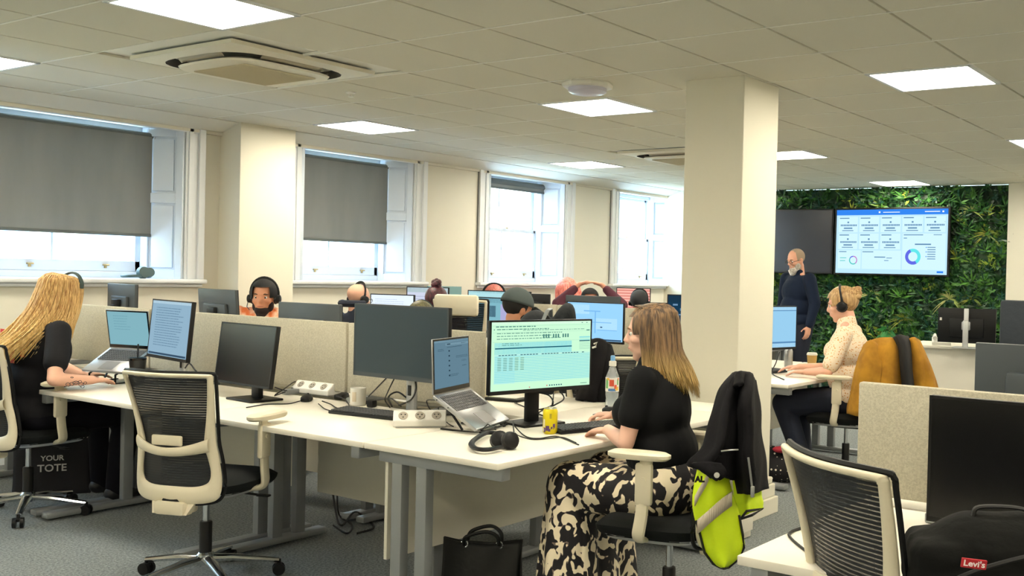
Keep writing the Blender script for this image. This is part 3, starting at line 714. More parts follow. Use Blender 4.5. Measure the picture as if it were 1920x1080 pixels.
# ------------------------------------------------------------------ monitors
m_off = mat('screen_off', (12,13,16), .25, spec=.35)
m_slate = mat('monitor_slate', (52,60,66), .5)
m_delback = mat('monitor_back', (62,68,72), .45, var=(3,(70,76,80)))
def monitor(px, face, w, h, zc, label, kind='flat', stand=m_black, scr=None, back=m_black, tilt=0, logo=False, off=.0, group=None, bezel=.008, chin=.018, casing=None, name='monitor', cat='monitor', sx=None):
    # px: world XY of the panel centre ; screen looks along +x after rotation
    t = thing(name, (px[0], px[1], DZ), R(face), label, cat, group)
    Rt = Matrix.Rotation(-R(tilt), 3, 'Y'); C = Vector((0, 0, zc-DZ))
    casing = casing or m_black
    g = G(); g.box(C+Rt @ Vector((-.012,0,0)), (.022, w, h), Rt, .004); g.box(C+Rt @ Vector((-.032,0,-.02)), (.03, w*.6, h*.55), Rt, .012)
    b = g.build('casing', back, t)
    g = G()
    for s in (-1, 1): g.box(C+Rt @ Vector((.0005, s*(w/2-bezel/2), 0)), (.003, bezel, h), Rt)
    g.box(C+Rt @ Vector((.0005, 0, h/2-bezel/2)), (.003, w, bezel), Rt); g.box(C+Rt @ Vector((.0005, 0, -h/2+chin/2)), (.003, w, chin), Rt)
    g.build('bezel', casing, t, smooth=False)
    sw, sh = w-2*bezel, h-bezel-chin; SC = C+Rt @ Vector((.0006, 0, (chin-bezel)/2))
    g = G()
    def P(u, v, l=0): return SC+Rt @ Vector((.0004*(l+1), -sw/2+sw*u, sh/2-sh*v))
    g.mat(0).add([P(0,0), P(1,0), P(1,1), P(0,1)], [(0,1,2,3)])
    mats = [m_off]
    if scr:
        mats = scr[0]
        for mi, rects, l in scr[1]:
            g.mat(mi)
            for u0, v0, u1, v1 in rects: g.add([P(u0,v0,l), P(u1,v0,l), P(u1,v1,l), P(u0,v1,l)], [(0,1,2,3)])
    g.build('display', mats, t, smooth=False, fixn=False)
    if logo:
        g = G(); c = C+Rt @ Vector((-.0245 if False else -.048, 0, .0)); rx = Rt @ Vector((0,-1,0)); ry = Rt @ Vector((0,0,1))
        pts = [c+rx*(.026*math.cos(2*math.pi*i/32))+ry*(.026*math.sin(2*math.pi*i/32)) for i in range(32)]; g.tube(pts, .0028, 6, closed=True)
        add_text(g, 'DELL', .019, c, rx, ry, .0006, .0006)
        g.build('logo', mat('logo_silver', (215,220,222), .3, .2), t, smooth=False)
    if kind == 'flat':
        g = G().box((-.075,0,(zc-DZ)/2), (.03,.07,zc-DZ), bev=.006).box((-.055,0,zc-DZ), (.04,.10,.08), bev=.01); g.build('stand', stand, t)
        G().box((-.06,0,.006), (.19,.24,.012), bev=.004).build('foot', stand, t)
    elif kind == 'pole':
        g = G().box((-.085,0,(zc-DZ+.06)/2), (.028,.06,zc-DZ+.06), bev=.012).box((-.055,0,zc-DZ), (.05,.09,.09), bev=.01); s = g.build('stand', stand, t)
        G().box((-.069,0,.13), (.004,.022,.05), bev=.002).build('cable_slot', m_black, s)
        G().box((-.05,0,.005), (.20,.26,.010), bev=.004).build('foot', stand, t)
    elif kind == 'arm':
        G().box((-.07,0,(zc-DZ)/2), (.03,.05,zc-DZ), bev=.006).build('stand', stand, t)
    return t
rnd = random.Random(11)
def textlines(u0, u1, v0, v1, n, cov=.7, hh=.35):
    out = []; dv = (v1-v0)/n
    for i in range(n):
        u = u0; v = v0+dv*i; end = u0+(u1-u0)*(cov+(1-cov)*rnd.random())
        while u < end:
            w = rnd.uniform(.01,.045); out.append((u, v, min(u+w, end), v+dv*hh)); u += w+.008
    return out
# spreadsheet screen
SS = [emat('ss_bg', (196,242,206), 1.0), emat('ss_line', (120,176,160), 1), emat('ss_band', (140,214,216), 1), emat('ss_dark', (18,84,104), 1), emat('ss_row', (168,226,226), 1), emat('ss_text', (74,128,120), 1), emat('ss_white', (232,250,238), 1), emat('ss_red', (200,90,90), 1)]
rows = [(.035,.50+.0245*i,.995,.512+.0245*i) for i in range(16)]
cells = []
for i in range(8):
    for j in range(5): cells.append((.06+.055*j, .525+.0245*i, .06+.055*j+.035, .533+.0245*i))
ss = (SS, [(6, [(0,0,1,.035)], 0), (2, [(.03,.30,.80,.47)], 0), (4, [(.03,.47,1,.90)], 0), (2, rows, 1), (3, [(.035,.375,.80,.392)], 2), (3, [(.04+.03*i,.478,.04+.03*i+.022,.49) for i in range(30) if i % 7], 2),
  (5, textlines(.04,.5,.06,.1,1)+textlines(.05,.75,.10,.135,1)+textlines(.30,.95,.12,.14,1,.9)+textlines(.05,.7,.16,.28,3,.8,.25), 1), (1, [(.01,.15,.99,.152),(.01,.29,.99,.292),(.01,.055,.99,.057)], 1), (5, [(.90,.02,.915,.03),(.95,.02,.965,.03),(.955,.135,.99,.15),(.02,.10,.03,.115)], 1),
  (5, [(.50+.025*i,.19,.515+.025*i,.245) for i in range(12) if i % 4 != 3], 1), (2, [(.88,.24,.995,.262),(.88,.28,.995,.295)], 1), (3, [(.88,.30,.995,.315)], 2), (1, [(.88,.33+.02*i,.995,.334+.02*i) for i in range(6)], 1),
  (0, [(0,.90,1,1)], 1), (5, cells+textlines(.10,.3,.31,.36,2,.8,.3), 2), (3, [(.50+.024*i,.955,.512+.024*i,.975) for i in range(3,9)], 2), (7, [(.545,.955,.555,.975),(.37,.965,.38,.98)], 2), (5, [(.9,.96,.97,.968)], 2)])
monitor((3.70, 3.085), 257.3, .595, .338, 1.056, 'wide monitor showing a green spreadsheet in front of the woman in patterned trousers', 'flat', scr=ss)
BL = [emat('doc_bg', (150,184,206), .85), emat('doc_line', (104,140,166), .8), emat('doc_light', (186,214,228), .9), emat('doc_dark', (60,86,110), .8)]
doc = (BL, [(2, [(.0,0,1,.05)], 0), (1, textlines(.12,.85,.12,.85,16,.8,.28), 1), (3, [(.02,.95,.98,.985)], 1)])
monitor((3.40, 5.64), 171, .55, .345, 1.06, 'monitor tilted back with a dim blue document, beside the blonde worker', 'pole', m_silver, scr=doc, tilt=5)
monitor((3.31, 4.79), 176, .53, .325, .975, 'frameless black monitor, switched off, behind the empty mesh chair', 'flat', tilt=7, chin=.012)
monitor((3.40, 3.72), 180, .645, .355, 1.095, 'big dark slate monitor on a silver stand, middle of the front bench', 'pole', m_silver, scr=([mat('screen_slate', (38,54,64), .35, spec=.4)], []), chin=.02, casing=m_slate)
monitor((4.14, 6.27), -6, .50, .32, 1.12, 'monitor seen from the back, left of the man in the orange shirt', 'flat', back=m_delback, logo=True, tilt=4, group=None)
monitor((4.12, 5.30), 4, .54, .33, 1.055, 'monitor seen from the back, right of the man in the orange shirt', 'flat', back=m_delback, logo=True)
monitor((4.12, 7.42), -4, .42, .30, 1.135, 'small monitor seen from the back just right of the blonde hair', 'flat', back=m_delback)
# second bench
sky = ([emat('map_bg', (150,206,250), 1.0), emat('map_a', (176,220,252), 1), emat('map_b', (120,180,230), 1), emat('map_d', (60,90,120), .8)], [(1, [(.05,.05,.4,.3),(.5,.4,.9,.7),(.2,.6,.4,.9)], 0), (2, [(.3,.2,.6,.23),(.5,.2,.52,.8),(.1,.5,.8,.52),(.55,.7,.9,.72)], 1), (3, [(.6,.62,.64,.65),(.02,.95,.98,.99)], 1)])
c = (at(1075,600,8.45)+at(1157,603,8.1))/2; monitor((c.x, c.y), 184, .55, .33, 1.05, 'monitor with a pale blue map just behind the spreadsheet monitor', 'flat', scr=sky)
c = (at(883,580,8.7)+at(960,580,8.3))/2; vid = ([emat('vid_bg', (130,186,200), .9), emat('vid_dark', (60,96,120), .7), emat('vid_light', (190,226,236), .9), emat('vid_lilac', (176,176,216), .9)], [(1, [(0,0,1,.12),(.35,.2,.6,.5)], 0), (2, [(.05,.2,.12,.6),(.2,.25,.3,.45),(.45,.6,.62,.72)], 1), (3, [(.7,.15,1,.6)], 1)])
monitor((c.x, c.y), 180, .55, .335, 1.06, 'monitor with a blue-green video picture left of the man in the cap', 'flat', scr=vid)
wh = ([emat('white_page', (226,238,252), 1.0), emat('page_line', (170,186,214), 1)], [(1, textlines(.1,.8,.15,.8,9,.7,.2), 1)])
c = at(735,575,9.0); monitor((c.x, c.y), 196, .44, .27, 1.085, 'monitor with a plain white page right of the bald worker', 'flat', scr=wh)
lil = ([emat('lilac_page', (206,212,232), .95), emat('lilac_head', (170,196,196), .9), emat('lilac_line', (160,166,200), .9)], [(1, [(0,0,1,.14)], 0), (2, textlines(.1,.8,.25,.8,7,.7,.2), 1)])
c = at(801,575,9.4); monitor((c.x, c.y), 200, .42, .34, 1.115, 'monitor with a pale lilac page behind the woman with the bun', 'flat', scr=lil)
c = at(833,552,10.3); monitor((c.x, c.y), 40, .34, .3, 1.13, 'teal-grey monitor seen from behind, above the pale high-backed chair', 'flat', back=mat('teal_back', (120,160,164), .4))
c = at(935,575,9.15); tea = ([emat('teal_page', (176,222,228), .95), emat('teal_head', (110,150,160), .9)], [(1, [(0,0,1,.05)], 0)])
monitor((c.x, c.y), 196, .62, .34, 1.10, 'wide teal-tinted screen in front of the worker with red hair and headphones', 'flat', scr=tea)
c = at(1005,566,9.7); monitor((c.x, c.y), 15, .30, .24, 1.12, 'small dark monitor right behind the cap of the man', 'flat')
c = at(1112,585,9.4); monitor((c.x, c.y), 14, .54, .33, 1.075, 'grey-backed monitor with a round logo in front of the person stretching', 'flat', back=m_slate, logo=True)
red = ([emat('red_bg', (250,186,170), .95), emat('red_line', (214,120,110), .95), emat('red_b', (252,206,176), .95)], [(2, [(.0,.5,.6,1)], 0), (1, [(0,.04+.075*i,1,.065+.075*i) for i in range(13)], 1)])
c = at(1187,575,11.8); monitor((c.x, c.y), 205, .40, .46, 1.06, 'upright monitor with a pink and orange page by the last window', 'flat', scr=red)
c = at(1246,580,9.3); monitor((c.x, c.y), 200, .34, .25, 1.07, 'small screen with a pale blue page just left of the portrait monitor', 'flat', scr=([emat('pb', (190,216,246), 1), emat('pb2', (40,66,96), .8)], [(1, [(0,0,1,.05),(0,.12,1,.15)], 0)]))
nvy = ([emat('navy_bg', (30,66,92), .7), emat('navy_l', (120,160,196), .8), emat('navy_g', (40,52,58), .6)], [(2, [(0,0,1,.16)], 0), (1, [(.5,.3,.6,.36),(.62,.36,.72,.42),(.2,.2,.4,.24),(.75,.2,.85,.34),(.45,.44,.6,.47)], 1)])
c = at(1275,586,8.15); monitor((c.x, c.y), 206, .21, .36, 1.115, 'narrow portrait monitor with a dark blue picture beside the column', 'flat', scr=nvy)
c = at(1292,552,11.8); monitor((c.x, c.y), 206, .16, .2, 1.2, 'sliver of a lilac-framed screen at the edge of the column', 'flat', scr=lil)
# floral woman's monitor
fl = ([emat('fl_bg', (150,202,234), .95), emat('fl_h', (90,140,184), .9), emat('fl_w', (186,222,242), .95)], [(2, [(0,0,1,.08)], 0), (1, [(0,.08,1,.10),(0,.86,1,.90)], 1), (2, [(0,.9,1,1)], 0)])
c = (at(1400,615,7.6)+at(1494,613,8.15))/2; monitor((c.x, c.y), 255, .56, .34, 1.06, 'monitor with a pale blue page in front of the woman in the floral shirt', 'flat', scr=fl)
c = at(1813, 606, 10.9); monitor((c.x, c.y), 8, .60, .37, .965, 'black monitor seen from behind on the white counter', 'pole', m_silver, off=0)
t = [o for o in bpy.data.objects if o.get('label', '').startswith('black monitor seen from behind on the white')][0]; t.location.z = .75
G().box((-.056,0,.22), (.016,.05,.40), bev=.006).build('riser', m_silver, t)
G().box((-.0245,.27,.30), (.004,.022,.03)).build('sticker', m_white, t, smooth=False)
c = (at(1820,690,4.45)); c2 = at(2000,700,4.1); c = (c*.62+c2*.38); monitor((3.62, .765), 2, .54, .33, 1.075, 'dark grey monitor seen from behind beyond the right-hand divider', 'flat', back=m_slate)
monitor((2.86, .645), 180, .61, .36, .945, 'large black switched-off monitor in the right foreground', 'flat', chin=.015)
# ------------------------------------------------------------------ people
def V(*a): return Vector(a)
def frame(fwd, up=(0,0,1)):
    x = Vector(fwd).normalized(); z = Vector(up); z = (z-x*z.dot(x)).normalized(); y = z.cross(x); return Matrix((x, y, z)).transposed()
def hand(prims, wrist, fwd, palm_dn, side, curl=.5, sc=1.0, spread=1, grip=0):
    """five separate fingers; fwd = direction of the fingers, palm_dn = direction the palm faces, side=+1 thumb on +lateral"""
    f = Vector(fwd).normalized(); n = Vector(palm_dn); n = (n-f*n.dot(f)).normalized(); l = n.cross(f)*side
    P = lambda a, b, c: wrist+(f*a+l*b+n*c)*sc
    rt = Matrix((f, l, n)).transposed()
    prims.append(('e', P(.05,0,0), (.052*sc,.040*sc,.016*sc), rt)); prims.append(('e', P(.075,0,.0), (.026*sc,.042*sc,.013*sc), rt)); prims.append(('e', P(.03,.018,.006), (.034*sc,.018*sc,.017*sc), rt))
    for k, (b, L) in enumerate(((.030,.070),(.010,.078),(-.011,.073),(-.030,.057))):
        a = .088-.004*abs(k-1); p = P(a, b, 0); ang = .12+curl*.35; r = .0092*sc if k < 3 else .008*sc
        q = b*.25*spread
        for s, fr in enumerate((.45,.32,.26)):
            d = (f*math.cos(ang)+n*math.sin(ang)+l*q*2).normalized(); e = p+d*L*fr*sc
            prims.append(('c', p, e, r, r*.92)); p = e; r *= .92; ang += curl*(.75 if s == 0 else .6)
    p = P(.022,.034,.004); d = (f*.62+l*.72+n*(.15+.5*grip)).normalized(); e = p+d*.038*sc; prims.append(('c', p, e, .0115*sc, .0105*sc))
    d2 = (f*.85+l*.35+n*(.2+.5*grip)).normalized(); e2 = e+d2*.032*sc; prims.append(('c', e, e2, .0102*sc, .0085*sc))
def to_g(prims, infl=0):
    g = G()
    for p in prims:
        if p[0] == 'c': g.cap(p[1], p[2], max(p[3]+infl, .003), max(p[4]+infl, .003))
        else: g.ell(p[1], tuple(max(r+infl, .003) for r in p[2]), p[3])
    return g
m_eyew = mat('eye_white', (236,232,226), .2); m_iris = mat('eye_iris', (58,48,40), .2)
def head_prims(H, Rh, s=1.0, beard=0):
    T = lambda x, y, z: H+Rh @ Vector((x*s, y*s, z*s))
    E = lambda c, r, rot=None: ('e', T(*c), tuple(v*s for v in r), Rh if rot is None else Rh @ rot)
    L = [E((-.012,0,.035), (.098,.078,.085)), E((.022,0,-.005), (.072,.066,.088)), E((.028,0,-.06), (.056,.052,.050)), E((.058,0,-.093), (.026,.026,.020)),
         E((.078,0,.030), (.018,.046,.011)), E((.078,0,-.052), (.020,.028,.018)), ('c', T(.086,0,.018), T(.107,0,-.018), .008*s, .0115*s), E((.096,0,-.024), (.015,.016,.010)),
         E((.086,0,-.048), (.012,.022,.006)), E((.084,0,-.060), (.012,.020,.007))]
    for q in (-1, 1):
        L += [E((.058, q*.040, -.018), (.030,.024,.022)), E((-.006, q*.077, -.006), (.020,.008,.031), Matrix.Rotation(-.2,3,'Y')), E((-.01, q*.070, -.02), (.014,.010,.016)), E((.0, q*.05, -.06), (.045,.016,.03))]
    return L, T
def person(label, root, face, P, skin, vox=.008, sleeve=.5, top=None, bottom=None, cat='person', hs=1.0, legs=True, fat=1.0, eyes=True, brows=(70,50,40), lips=None, shoes=(26,26,30), collar=0, gap=0, topname='shirt'):
    """P: joint dictionary in local coordinates, person looking along +x"""
    t = thing('person', (root[0], root[1], 0), R(face), label, cat)
    m_skin = mat('skin_%d_%d_%d' % skin, skin, .55, spec=.35)
    pel, ch, nk, H = V(*P['pelvis']), V(*P['chest']), V(*P['neck']), V(*P['head'])
    Rh = frame(P['look']) if 'tilt' not in P else frame(P['look'], P['tilt'])
    prims, T = head_prims(H, Rh, hs)
    base = H+Rh @ V(-.022,0,-.07)
    prims += [('c', nk+V(-.01,0,-.02), base, .058*fat**.5, .050*fat**.4), ('c', nk+V(-.01,0,-.02), nk+V(0,.10,-.05), .045, .03), ('c', nk+V(-.01,0,-.02), nk+V(0,-.10,-.05), .045, .03)]
    up = (ch-pel).normalized(); Rt = frame(V(1,0,0)-up*up.x, up); w = fat
    torso = [('e', pel, (.125*w,.175*w,.115), Rt), ('e', pel.lerp(ch,.42), (.118*w,.158*w,.15), Rt), ('e', ch, (.120*w**.7,.172*w**.6,.165), Rt), ('e', ch+up*.11, (.085,.172*w**.3,.075), Rt), ('c', ch+up*.08, nk, .085, .062)]
    if P.get('bust'): torso += [('e', ch+Rt @ V(.085*w**.6, q*.075, .0), (.065,.07,.07), Rt) for q in (-1,1)]
    if P.get('belly'): torso += [('e', pel.lerp(ch,.45)+Rt @ V(P['belly'],0,0), (.12,.15,.15), Rt)]
    arms = []; sl = []
    for q, k in ((1,'L'), (-1,'R')):
        S, E_, W = V(*P['sh'+k]), V(*P['el'+k]), V(*P['wr'+k]); r = .041*fat**.5
        torso.append(('c', ch+up*.11, S-V(0,q*.012,.01), .062, .046*fat**.4))
        arms += [('c', S, E_, r, r*.80), ('c', E_, E_.lerp(W,.35), r*.80, r*.78), ('c', E_.lerp(W,.35), W, r*.78, .025)]
        h = P.get('hand'+k)
        if h: hand(arms, W, h[0], h[1], q*(h[4] if len(h) > 4 else 1), h[2], h[3] if len(h) > 3 else 1)
        if sleeve <= 1: e = S.lerp(E_, sleeve); sl += [('c', S, e, r+.010, (r*.86+.016))]
        else: sl += [('c', S, E_, r+.018, r*.8+.018), ('c', E_, E_.lerp(W, sleeve-1), r*.8+.018, .036)]
    lg = []; tr = []; sh = []
    for q, k in ((1,'L'), (-1,'R')):
        hp, kn, an = pel+V(0,q*.085*fat,-.02), V(*P['kn'+k]), V(*P['an'+k]); a = .082*fat**.8
        lg += [('c', hp, kn, a, .056*fat**.5), ('c', kn, kn.lerp(an,.35), .056*fat**.5, .052*fat**.5), ('c', kn.lerp(an,.35), an, .052*fat**.5, .036), ('c', an+V(-.03,0,-.05), an+V(.13,q*.01,-.06), .032, .026)]
        tr += [('c', hp, kn, a+.012, .072*fat**.5), ('c', kn, an, .072*fat**.5, .058)]
        sh.append([('c', an+V(-.03,0,-.035), an+V(.05,0,-.045), .046, .04), ('c', an+V(.04,0,-.055), an+V(.15,q*.015,-.062), .042, .036)])
    body = to_g(prims+arms); b2 = to_g(torso, -.014); body.add(b2.v, b2.f); b3 = to_g(lg, -.006); body.add(b3.v, b3.f)
    remesh(body, 'body', m_skin, t, vox, 5)
    if top is not None: remesh(to_g(torso+sl, .008), topname, top, t, max(vox, .009), 6)
    if bottom is not None: remesh(to_g(tr+[torso[0]], .006), 'trousers', bottom, t, max(vox, .010), 6)
    for s_ in sh: remesh(to_g(s_), 'shoe', mat('shoe_leather', shoes, .5), t, .010, 4)
    if eyes:
        for q in (-1, 1):
            e = G().ell(T(.0750, q*.031, .008), .0115*hs).build('eye', m_eyew, t); G().ell(T(.0825, q*.031, .007), .0062*hs).build('iris', m_iris, e)
            G().tube([T(.088, q*.016, .028), T(.091, q*.032, .033), T(.080, q*.050, .028)], [.0035*hs,.004*hs,.002*hs], 6).build('eyebrow', mat('brow_%d' % brows[0], brows, .8), t)
        g = G().tube([T(.092,-.022,-.053), T(.0965,0,-.052), T(.092,.022,-.053)], [.0015,.0040,.0015], 6); g.build('lips', mat('lips', (186,110,100), .5), t)
    return t, T, Rh, H
def hairmat(name, c1, c2, c3=None, z0=0, z1=1, rough=.5):
    """strand coloured hair; c3 = colour of the bleached ends below z0 (local z), roots above z1"""
    m = bpy.data.materials.new(name); m.use_nodes = True; nt = m.node_tree; n = nt.nodes; b = n['Principled BSDF']; b.inputs['Roughness'].default_value = rough
    tc = n.new('ShaderNodeTexCoord'); mp = n.new('ShaderNodeMapping'); mp.inputs['Scale'].default_value = (60,60,4); nz = n.new('ShaderNodeTexNoise'); nz.inputs['Scale'].default_value = 1.6; nz.inputs['Detail'].default_value = 3
    nt.links.new(tc.outputs['Object'], mp.inputs[0]); nt.links.new(mp.outputs[0], nz.inputs['Vector'])
    rp = n.new('ShaderNodeValToRGB'); rp.color_ramp.elements[0].position = .38; rp.color_ramp.elements[1].position = .64; rp.color_ramp.elements[0].color = lin(c1); rp.color_ramp.elements[1].color = lin(c2)
    nt.links.new(nz.outputs['Fac'], rp.inputs[0]); out = rp.outputs[0]
    if c3:
        sp = n.new('ShaderNodeSeparateXYZ'); nt.links.new(tc.outputs['Object'], sp.inputs[0]); mr = n.new('ShaderNodeMapRange'); mr.inputs['From Min'].default_value = z1; mr.inputs['From Max'].default_value = z0
        ad = n.new('ShaderNodeMath'); ad.operation = 'MULTIPLY_ADD'; ad.inputs[1].default_value = .35*(z1-z0); nt.links.new(nz.outputs['Fac'], ad.inputs[0]); nt.links.new(sp.outputs['Z'], ad.inputs[2])
        nt.links.new(ad.outputs[0], mr.inputs['Value'])
        r2 = n.new('ShaderNodeValToRGB'); r2.color_ramp.elements[0].position = .38; r2.color_ramp.elements[1].position = .62; r2.color_ramp.elements[0].color = lin(c3[0]); r2.color_ramp.elements[1].color = lin(c3[1]); nt.links.new(nz.outputs['Fac'], r2.inputs[0])
        mx = n.new('ShaderNodeMix'); mx.data_type = 'RGBA'; nt.links.new(mr.outputs[0], mx.inputs[0]); nt.links.new(rp.outputs[0], mx.inputs[6]); nt.links.new(r2.outputs[0], mx.inputs[7]); out = mx.outputs[2]
    nt.links.new(out, b.inputs['Base Color']); return m
def cap_hair(g, T, Rh, H, s=1.0, thick=.008, low=-.03, front=.075, hl=.055):
    """short hair hugging the skull"""
    def ok(p): return p.z > low and not (p.x > front-.06*max(0, .04-p.z)/.1*0 and p.z < hl) and not (p.x > .02 and p.z < .0)
    nu, nv = 36, 20; vs = []; keep = {}
    for sh in (0, 1):
        for j in range(nv+1):
            for i in range(nu):
                a = 2*math.pi*i/nu; b = -math.pi/2+math.pi*j/nv; k = thick if sh else -.004
                p = Vector((-.012+(.098+k)*math.cos(b)*math.cos(a), (.078+k)*math.cos(b)*math.sin(a), .035+(.085+k)*math.sin(b))); vs.append(p)
    fs = []; M = (nv+1)*nu
    for j in range(nv):
        for i in range(nu):
            q = (j*nu+i, j*nu+(i+1) % nu, (j+1)*nu+(i+1) % nu, (j+1)*nu+i)
            c = sum((vs[M+k] for k in q), Vector())/4
            if ok(c): fs.append(tuple(M+k for k in q))
    g.add([T(*v) for v in vs], fs)
def strands(g, T, n, path, r=.004, seed=1, k=7, nn=5):
    q = random.Random(seed)
    for i in range(n):
        pts = path(i/n, q)
        pts = catmull(pts, 3); m = len(pts); g.tube(pts, [r*(.55+.6*min(1, j/3))*(1 if j < m-3 else (m-1-j)/3+.15) for j in range(m)], nn, flat=.6)
def headset(T, parent=None, r=.088, label=None, cup=.034, m=None, mic=False, tilt=0, cat='headphones', group=None, back=0):
    """over-ear headset on a head: a thing worn by the person"""
    m = m or m_black
    t = thing('headphones', (0,0,0), 0, label, cat, group)
    if parent is not None: t.location = parent.location; t.rotation_euler = parent.rotation_euler
    g = G(); pts = []
    for i in range(17):
        a = math.pi*i/16; pts.append(T(-.01-back*math.sin(a), r*math.cos(a), .0+.138*math.sin(a)**.8 if math.sin(a) > 0 else 0))
    g.tube(pts, .008, 8, flat=1.6); g.build('headband', m, t)
    for q in (-1, 1):
        g = G(); a, b = T(-.004, q*.078, -.008), T(-.004, q*.108, -.008); g.cyl(a, b, cup, cup*.86, 24); g.cyl(b, T(-.004, q*.112, -.008), cup*.8, cup*.6, 24)
        c = g.build('ear_cup', m, t)
        g = G(); O = orient(b-a); g.tube([a+O @ V((cup-.004)*math.cos(2*math.pi*i/20), (cup-.004)*math.sin(2*math.pi*i/20), 0) for i in range(20)], .009, 8, closed=True); g.build('ear_cushion', mat('leatherette', (30,30,32), .5), c)
    if mic: G().tube([T(.0,-.105,-.02), T(.05,-.10,-.06), T(.10,-.07,-.075)], .003, 6).build('microphone', m, t)
    return t
SIT = dict(pelvis=(0,0,.585), chest=(.02,0,.92), neck=(.03,0,1.115), head=(.055,0,1.225), look=(1,0,-.12), shL=(.02,.175,1.045), shR=(.02,-.175,1.045), elL=(.12,.25,.79), elR=(.12,-.25,.79), wrL=(.36,.15,.80), wrR=(.36,-.15,.80),
    knL=(.43,.12,.52), knR=(.43,-.12,.52), anL=(.42,.12,.10), anR=(.42,-.12,.10), handL=((1,-.1,-.1),(0,0,-1),.35), handR=((1,.1,-.1),(0,0,-1),.35))
def pose(**k): d = dict(SIT); d.update(k); return d
def loc(root, face, p):        # world point -> local
    c, s = math.cos(R(face)), math.sin(R(face)); dx, dy = p[0]-root[0], p[1]-root[1]; return (c*dx+s*dy, -s*dx+c*dy, p[2])
# --- 1 woman with the laptop and the spreadsheet
fr, ff = (3.50, 2.26), 103
hl, hr = loc(fr, ff, atz(1140, 806, .775)), loc(fr, ff, atz(1152, 777, .765))
Ph = pose(pelvis=(-.02,0,.60), chest=(.04,0,.905), neck=(.05,0,1.10), head=(.075,0,1.205), look=(1,.32,-.10), shL=(.045,.165,1.03), shR=(.045,-.165,1.03),
    elL=(.09,.205,.785), wrL=hl, elR=(.16,-.24,.80), wrR=hr, knL=(.40,.04,.56), knR=(.36,-.24,.56), anL=(.38,.05,.10), anR=(.34,-.24,.10), bust=1, belly=.03,
    handL=((.86,-.42,-.16),(.0,0,-1),.32,.95), handR=((.85,.15,-.05),(0,0,-1),.75,.95))
m_blouse = mat('black_tshirt', (15,16,19), .85, bump=(40,.12), spec=.2)
def pattern_mat():
    m = mat('patterned_trousers', (20,18,24), .8); nt = m.node_tree; n = nt.nodes; b = n['Principled BSDF']
    tc = n.new('ShaderNodeTexCoord'); mp = n.new('ShaderNodeMapping'); mp.inputs['Scale'].default_value = (1,1,.8); nz = n.new('ShaderNodeTexNoise'); nz.inputs['Scale'].default_value = 7; nz.inputs['Detail'].default_value = 2
    nt.links.new(tc.outputs['Object'], mp.inputs[0])
    mx = n.new('ShaderNodeMix'); mx.data_type = 'RGBA'; mx.blend_type = 'LINEAR_LIGHT'; mx.inputs[0].default_value = .10; nt.links.new(mp.outputs[0], nz.inputs['Vector']); nt.links.new(mp.outputs[0], mx.inputs[6]); nt.links.new(nz.outputs['Color'], mx.inputs[7])
    vo = n.new('ShaderNodeTexNoise'); vo.inputs['Scale'].default_value = 27; vo.inputs['Detail'].default_value = 1.2; vo.inputs['Roughness'].default_value = .4; nt.links.new(mx.outputs[2], vo.inputs['Vector'])
    rp = n.new('ShaderNodeValToRGB'); rp.color_ramp.interpolation = 'CONSTANT'; e = rp.color_ramp.elements; e[0].position = 0; e[0].color = lin((18,15,20)); e[1].position = .527; e[1].color = lin((244,230,200))
    q = e.new(.505); q.color = lin((120,104,92)); nt.links.new(vo.outputs['Fac'], rp.inputs[0]); nt.links.new(rp.outputs[0], b.inputs['Base Color']); return m
tF, T, Rh, H = person('woman with long highlighted hair in a black T-shirt and black and cream patterned trousers, typing', fr, ff, Ph, (236,188,166), .0065, .56, m_blouse, None, hs=.97, fat=1.12, legs=True, brows=(120,90,60), topname='t_shirt')
pel = V(*Ph['pelvis']); kL, kR, aL, aR = V(*Ph['knL']), V(*Ph['knR']), V(*Ph['anL']), V(*Ph['anR'])
sk = [('e', pel+V(0,0,.0), (.16,.215,.15), Matrix.Identity(3)), ('c', pel+V(.02,.10,-.03), kL, .115, .10), ('c', pel+V(.02,-.10,-.03), kR, .115, .10),
      ('c', kL, V(.39,.06,.07), .105, .135), ('c', kR, V(.33,-.24,.07), .105, .13), ('c', kL.lerp(kR,.5), V(.36,-.09,.08), .09, .14), ('c', pel+V(.03,0,.04), pel+V(.05,0,.10), .12, .10), ('e', pel+V(.20,-.06,-.03), (.2,.14,.09), Matrix.Identity(3))]
gk = to_g(sk); o = remesh(gk, 'patterned_trousers', pattern_mat(), tF, .010, 8)
rndk = random.Random(5)
for v in o.data.vertices:
    c = v.co
    if c.z < .52 and c.x > .3: a = math.atan2(c.y-.0, c.x-.36); f = .012*math.sin(a*11+c.z*5)*min(1, (.52-c.z)*3); v.co += V(math.cos(a), math.sin(a), 0)*f
mh = hairmat('hair_front', (66,50,38), (136,106,74), ((200,162,92),(240,208,136)), 1.0, 1.19)
g = G(); cap_hair(g, T, Rh, H, .97, .012, -.02, .07, .085)
def lp(i, q):
    a = R(64)+R(232)*((i*1.0) % 1)+q.uniform(-.03,.03); c, s = math.cos(a), math.sin(a); k = q.uniform(.90,1.05)
    rx, ry = .112*k, .092*k; st = T(.058-.13*q.random(), .012*(1 if s > 0 else -1)*q.random(), .126)
    fr_ = 1 if abs(a) < 1.2 or a > 5.0 else 0; back = max(0, -c)
    L = -.175-.085*back+q.uniform(-.03,.03)
    up_ = T(-.012+rx*c*.80, ry*s*.80, .104); mid = T(-.012+rx*c, ry*s*1.02, .03); lo = T(-.014+rx*c*1.0, ry*s*1.12, -.07)
    e1 = T(-.02+(rx+.01)*c-.018*back, ry*s*1.16, -.15); e2 = T(-.03+(rx+.012)*c-.035*back, ry*s*1.12, L)
    return [st, up_, mid, lo, e1, e2]
strands(g, T, 620, lp, .0032, 4)
g.build('hair', mh, tF, sharp=180, fixn=False)
